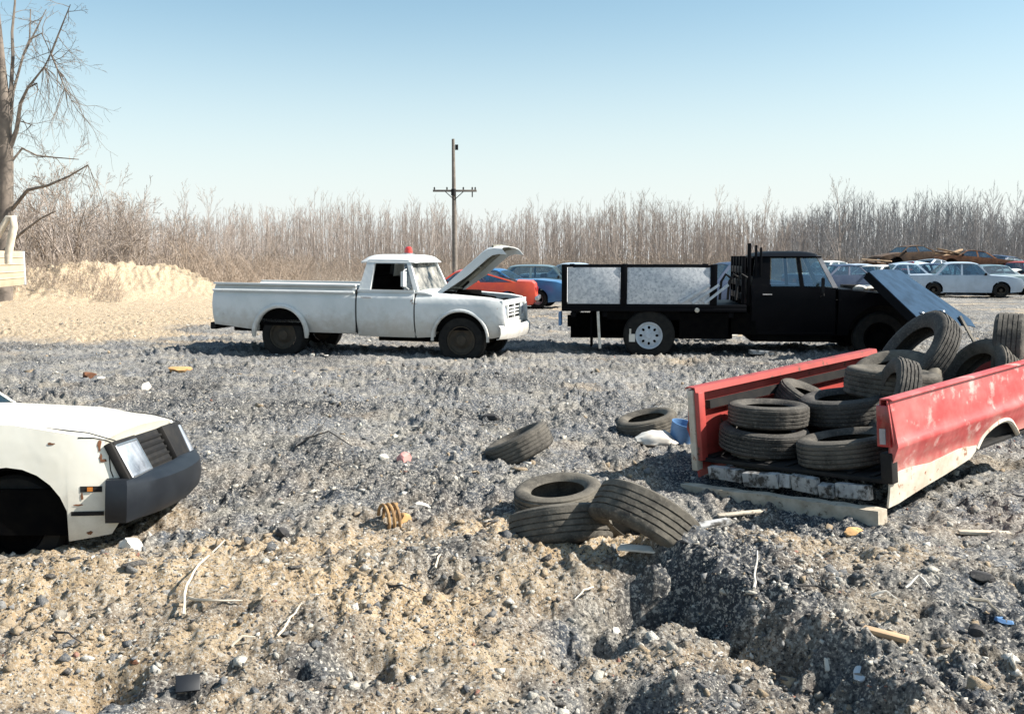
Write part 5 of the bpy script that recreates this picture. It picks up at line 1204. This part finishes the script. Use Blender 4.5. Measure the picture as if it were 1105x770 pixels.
def big_tree():
    rng = random.Random(77); base = ground_at(2, 33)
    root = thing('dead_tree', 'large dead tree with broken drooping limbs at the left edge of the picture', 'tree', base)
    t, c = MB(), MB(); s = 33 / F
    def Q(px, py, dy=0): p = at(px, py, 33 + dy); return p - base
    t.tube([Q(0, 345), Q(4, 290), Q(6, 230), Q(7, 170), Q(5, 115), Q(2, 70), Q(-4, 10), Q(-10, -60)], [.42, .29, .25, .22, .18, .12, .10, .06], 10, cap=False)
    t.build('trunk', M['bigbark'], root, ang=60)
    limbs = [([(6, 125), (12, 95), (14, 60), (13, 35), (16, 5), (18, -30)], .07, .3), ([(9, 165), (18, 140), (22, 112), (30, 95), (40, 90)], .08, -.5), ([(10, 150), (14, 100), (25, 60), (32, 42), (33, 10)], .05, .8),
             ([(30, 95), (48, 72), (55, 58)], .035, -.4), ([(55, 58), (62, 40), (72, 15), (76, 5)], .03, -.3), ([(55, 58), (62, 75), (70, 95), (77, 108)], .03, -.6), ([(14, 225), (30, 205), (52, 200), (75, 190), (95, 178)], .06, -1.2),
             ([(12, 262), (25, 250), (45, 235), (60, 228)], .05, -1.5), ([(20, 130), (38, 136)], .02, 0), ([(25, 60), (40, 30), (50, 10)], .03, .5), ([(8, 180), (24, 160), (40, 168), (60, 170), (85, 172)], .04, .6), ([(33, 42), (45, 36), (55, 58)], .03, 0)]
    for pts, r, dy in limbs:
        P = [Q(px, py, dy * i / len(pts)) for i, (px, py) in enumerate(pts)]; n = len(P)
        c.tube(P, [1.05 * r * (1 - .75 * i / (n - 1)) + .004 for i in range(n)], 5, cap=False)
        for k in range(5):
            i = rng.randrange(n - 1); p = P[i].lerp(P[i + 1], rng.random()); d = Vector((rng.gauss(.25, .6), rng.gauss(0, .6), rng.gauss(.0, .6)))
            grow(c, c, rng, p, d, rng.uniform(.5, 1.3), .014, 1, 3, up=-.05, wig=.22, nseg=4, kids_=(5, 5, 3), ratio=.55, droop=.05, minr=.004)
    for k in range(34):   # drooping twigs
        px, py = rng.choice(((48, 72), (55, 58), (77, 108), (40, 90), (62, 75), (95, 178), (70, 95))); p = Q(px, py, rng.uniform(-.8, .5))
        grow(c, c, rng, p, (rng.gauss(.2, .4), rng.gauss(0, .4), -.7), rng.uniform(1.0, 2.4), .013, 1, 2, up=-.12, wig=.2, nseg=6, kids_=(5, 5, 3), ratio=.4, minr=.004)
    c.build('crown', M['bigbark'], root, ang=60)
big_tree()

# ------------------------------------------------------------------ panel and bent limb at the left edge
g0 = ground_at(5, 30)
root = thing('sheet_panel', 'beige ribbed sheet metal panel standing on the dirt bank at the left edge', 'panel', (0, 0, 0))
a, b, c, d = at(-22, 312, 29.2), at(27, 307, 30.9), at(25, 271, 30.9), at(-22, 270, 29.2)
m = MB(); m.slab([a, b, c, d], .06); m.build('sheet', M['beige'], root, .01)
m = MB()
for t in (.22, .40, .62, .82):
    p, q = a.lerp(d, t), b.lerp(c, t); m.tube([p + Vector((0, -.05, 0)), q + Vector((0, -.05, 0))], .035, 6)
build_each(m, 'rib', M['beige'], root)
m = MB(); m.tube([b + Vector((0, -.02, 0)), c + Vector((0, -.02, 0))], .05, 8); m.build('edge_rail', M['rim'], root)
m = MB(); m.tube([at(-6, 262, 29), at(2, 246, 29), at(9, 235, 29), at(14, 234, 29), at(15, 245, 29), at(12, 258, 29), at(9, 275, 29), at(9, 285, 29)], [.09, .10, .10, .10, .11, .11, .11, .10], 8)
tag(m.build('bent_pipe', M['pale'], None, ang=60), 'pale pipe bent into a hook rising behind the beige ribbed panel', 'pipe')

# ------------------------------------------------------------------ scattered debris
def rock(name, label, cat, px, py, wpx, mat, seed, sq=(1, 1, .7), lift=.3, group=None, rough=.4):
    p = on(px, py); s = wpx * p.y / F / 2; m = MB(); m.rock((0, 0, 0), s, seed, 3 if wpx > 10 else 2, rough, sq)
    o = m.build(name, mat, None, ang=22); o.location = p + Vector((0, s * .5, s * lift)); o.rotation_euler = (0, 0, seed * 1.7); return tag(o, label, cat, group)
rock('rock', 'white wedge of broken concrete under the cream car bumper', 'rock', 140, 597, 36, M['whitest'], 301, (1, .7, .55))
rock('rock', 'pink stone on the grey rubble between the two tyre groups', 'stone', 437, 500, 24, M['pinkst'], 302, (1, .8, .75))
rock('rock', 'small round white stone beside the pink stone', 'stone', 413, 497, 13, M['whitest'], 303)
rock('rock', 'pointed white lump on the grey ground behind the cream car', 'rock', 156, 422, 15, M['whitest'], 304, (1, .8, 1.1))
rock('clay_lump', 'orange tan clay lump left of the white truck shadow', 'clay lump', 190, 404, 30, M['ochre'], 305, (1, .7, .4))
rock('rock', 'black chunk leaning on the left of the orange clay lump', 'rock', 170, 405, 16, M['darkst'], 306, (1, .7, .45))
rock('clay_lump', 'rust red lump above the cream car roof line', 'clay lump', 92, 409, 20, M['rust'], 307, (1, .7, .45))
rock('rock', 'flat white fragment just right of the rust red lump', 'rock', 108, 411, 16, M['whitest'], 308, (1, .7, .3))
rock('rock', 'black lump beyond the hood of the cream car', 'rock', 14, 440, 16, M['darkst'], 309, (1, .8, .7))
rock('rock', 'black chunk on the tan dirt right of the cream car', 'rock', 303, 583, 22, M['darkst'], 310, (1, .8, .9))
rock('rock', 'pale chunk lying right against the rusty coil', 'rock', 455, 552, 24, M['whitest'], 311, (1.1, .8, .6))
rock('rock', 'black chunk on the slope before the pair of grey tyres', 'rock', 530, 455, 20, M['darkst'], 312, (1.1, .8, .6))
rock('rock', 'white stone at the lip of the lower right gully', 'rock', 893, 722, 17, M['whitest'], 313, (.8, .8, 1))
rock('rock', 'white stone standing low in the lower right gully', 'rock', 812, 710, 12, M['whitest'], 314, (.7, .8, 1.1))
rock('rock', 'grey blue stone beside the white stone of the gully lip', 'rock', 928, 738, 26, M['rim'], 315, (1, .8, .7))
rock('rock', 'white stone at the bottom edge right of the grey blue stone', 'rock', 980, 738, 14, M['whitest'], 316)
rock('rock', 'blue scrap near the lower right corner', 'scrap', 1086, 676, 24, M['bluepl'], 317, (1, .8, .35))
rock('rock', 'red scrap in the dark hollow at the lower left', 'scrap', 146, 720, 14, M['rust'], 318, (1, .8, .7))
rock('rock', 'white stone on the tan slope left of the gully mouth', 'rock', 664, 686, 14, M['whitest'], 319)
rock('rock', 'black chunk among rubble at the right edge below the red bed', 'rock', 1055, 690, 26, M['darkst'], 320, (.8, .8, .9))
rock('rock', 'black chunk on the rubble slope right of the beam end', 'rock', 1062, 628, 26, M['darkst'], 321, (1.1, .8, .5))
rock('rock', 'pale block at the beam end under the red bed corner', 'rock', 925, 580, 26, M['ochre'], 322, (1.2, .8, .5))

def stick(label, pts, r, mat, name='stick', cat='stick', lift=.02):
    P = []
    for px, py, dz in pts: p = on(px, py); P.append(p + Vector((0, 0, dz + lift)))
    m = MB(); Q_ = []
    for a, b in zip(P[:-1], P[1:]):
        for k in range(3): Q_.append(a.lerp(b, k / 3) + Vector((rnd.gauss(0, .0022), 0, rnd.gauss(0, .0018))))
    Q_.append(P[-1]); m.tube(Q_, [r * rnd.uniform(.75, 1.05) * (1 - .65 * i / len(Q_)) for i in range(len(Q_))], 5); return tag(m.build(name, mat, None, ang=50), label, cat)
stick('bent pale stick poking up from the tan dirt at lower left', [(198, 668, 0), (202, 648, .05), (215, 628, .06), (243, 598, .06)], .008, M['pale'])
stick('straight pale stick lying level beside the bent stick', [(203, 652, .01), (232, 655, .01), (262, 657, .01)], .009, M['pale'])
stick('thin pale stick on the slope right of the bent stick', [(300, 694, .01), (314, 676, .02), (326, 660, .02)], .006, M['pale'])
stick('white stick standing in the grey rubble right of the leaning tyre', [(814, 640, 0), (815, 625, .03), (817, 612, .06)], .008, M['cloth'])
stick('dark twisted branch on the rubble above the pink stone', [(318, 486, 0), (335, 482, .06), (348, 470, .06), (352, 464, .08)], .011, M['darkst'], 'branch', 'branch')
stick('dark fallen branch in front of the twisted branch', [(330, 480, .03), (355, 478, .08), (380, 484, .0)], .009, M['darkst'], 'branch', 'branch')
stick('pale splinter lying on the right hand rubble slope', [(940, 648, 0), (955, 650, .03), (968, 654, .01)], .008, M['cloth'])
stick('pale splinter by the black chunk at the right edge', [(1045, 655, .02), (1065, 662, .03), (1082, 668, .0)], .010, M['timber'])
stick('white scrap of trim near the middle of the right slope', [(978, 640, 0), (990, 634, .04), (1003, 640, .01)], .007, M['cloth'])
def board(label, px, py, ln, wd, yaw, mat, th=.02, tilt=0, lift=.03, name='plank', cat='plank'):
    p = on(px, py); m = MB(); m.box((0, 0, 0), (ln, wd, th)); o = m.build(name, mat, None, .004); o.location = p + Vector((0, 0, lift)); o.rotation_euler = (R(tilt), R(rnd.uniform(-4, 4)), R(yaw)); return tag(o, label, cat)
board('grey plank lying in front of the black truck door', 828, 384, .62, .18, -2, M['oldboard'], .07, 0, .05)
board('pale plank on the rubble right of the red bed corner', 1062, 580, .30, .06, -10, M['timber'])
board('tan board fragment on the middle of the right slope', 955, 692, .17, .045, -35, M['tanwood'])
board('bluish metal plate tilted in the hollow at the bottom left', 203, 748, .09, .07, 20, M['bumperblk'], .010, 40, .04, 'metal_plate', 'plate')
board('white slip of board in the pit under the leaning tyre', 690, 606, .22, .07, -25, M['cloth'], .012, 8, .06)
board('broken white lath in the dirt before the timber beam', 800, 562, .34, .05, 12, M['timber'], .015, 5, .05)
board('grey splintered board beside the lath at the beam', 768, 575, .22, .06, 25, M['oldboard'], .015, 5, .05)
# sheet under the black truck
p = on(772, 372); m = MB(); m.grid([[(x, y, .18 + .035 * math.sin(x * 9) + .03 * math.sin(y * 7 + x * 4)) for y in (-.3, -.1, .1, .3)] for x in [-.55 + i * .11 for i in range(11)]], .01)
o = m.build('crumpled_sheet', M['cloth'], None, ang=50); o.location = p + Vector((0, .8, 0)); tag(o, 'crumpled white sheet lying under the belly of the black truck', 'sheet')
# white bag and blue pail by the tyre
p = on(716, 484); m = MB(); m.rock((0, 0, 0), .20, 401, 3, .25, (1.1, .7, .42)); o = m.build('cloth_bundle', M['cloth'], None, ang=40); o.location = p + Vector((-.05, .1, .06)); tag(o, 'white cloth bundle between the nearly flat tyre and the red bed', 'cloth')
m = MB(); m.lathe([(0, 0), (.10, 0), (.12, .20), (.112, .20), (.095, .01), (0, .01)], 24); o = m.build('pail', M['bluepl'], None); o.location = p + Vector((.17, .16, .01)); o.rotation_euler = (R(8), R(12), 0); tag(o, 'small blue pail wedged against the left post of the red bed', 'pail')
# rusty coil
p = on(420, 572); root = thing('coil_spring', 'rusty yellow coil spring half buried in tan dirt', 'coil spring', p + Vector((0, .05, .06)), (0, 0, R(25)))
m = MB(); P = []
for i in range(90):
    a = i / 90 * 2 * math.pi * 3.2; P.append((-.05 + i / 90 * .11, .085 * math.cos(a), .085 * math.sin(a)))
m.tube(P, .011, 8); m.build('coil', pm('yellow_rust', C(.34, .21, .09), C(.14, .075, .04), 14, rough=.85), root)
m = MB(); m.rock((.08, 0, -.02), .06, 77, 3, .3, (1, .9, .8)); m.build('packed_dirt', M['ochre'], root)
# twig bits round the bottom left hollow
for k, (px, py, dx, dy) in enumerate(((60, 690, 30, 12), (250, 705, 26, -10), (420, 640, 30, 6), (470, 620, 6, -16), (860, 640, 40, 8), (640, 640, -20, 14))):
    stick(['thin dark twig on the tan mound left of the red scrap', 'thin pale twig below the bent stick', 'short dark twig lying on the grey slope at the middle', 'short pale stub standing on the middle mound', 'long dark twig across the right hand slope', 'thin twig on the lit tan face of the gully'][k], [(px, py, .01), (px + dx * .5, py + dy * .5, .03), (px + dx, py + dy, .01)], .007, M['darkst'] if k in (0, 2, 4) else M['pale'], 'twig', 'twig')
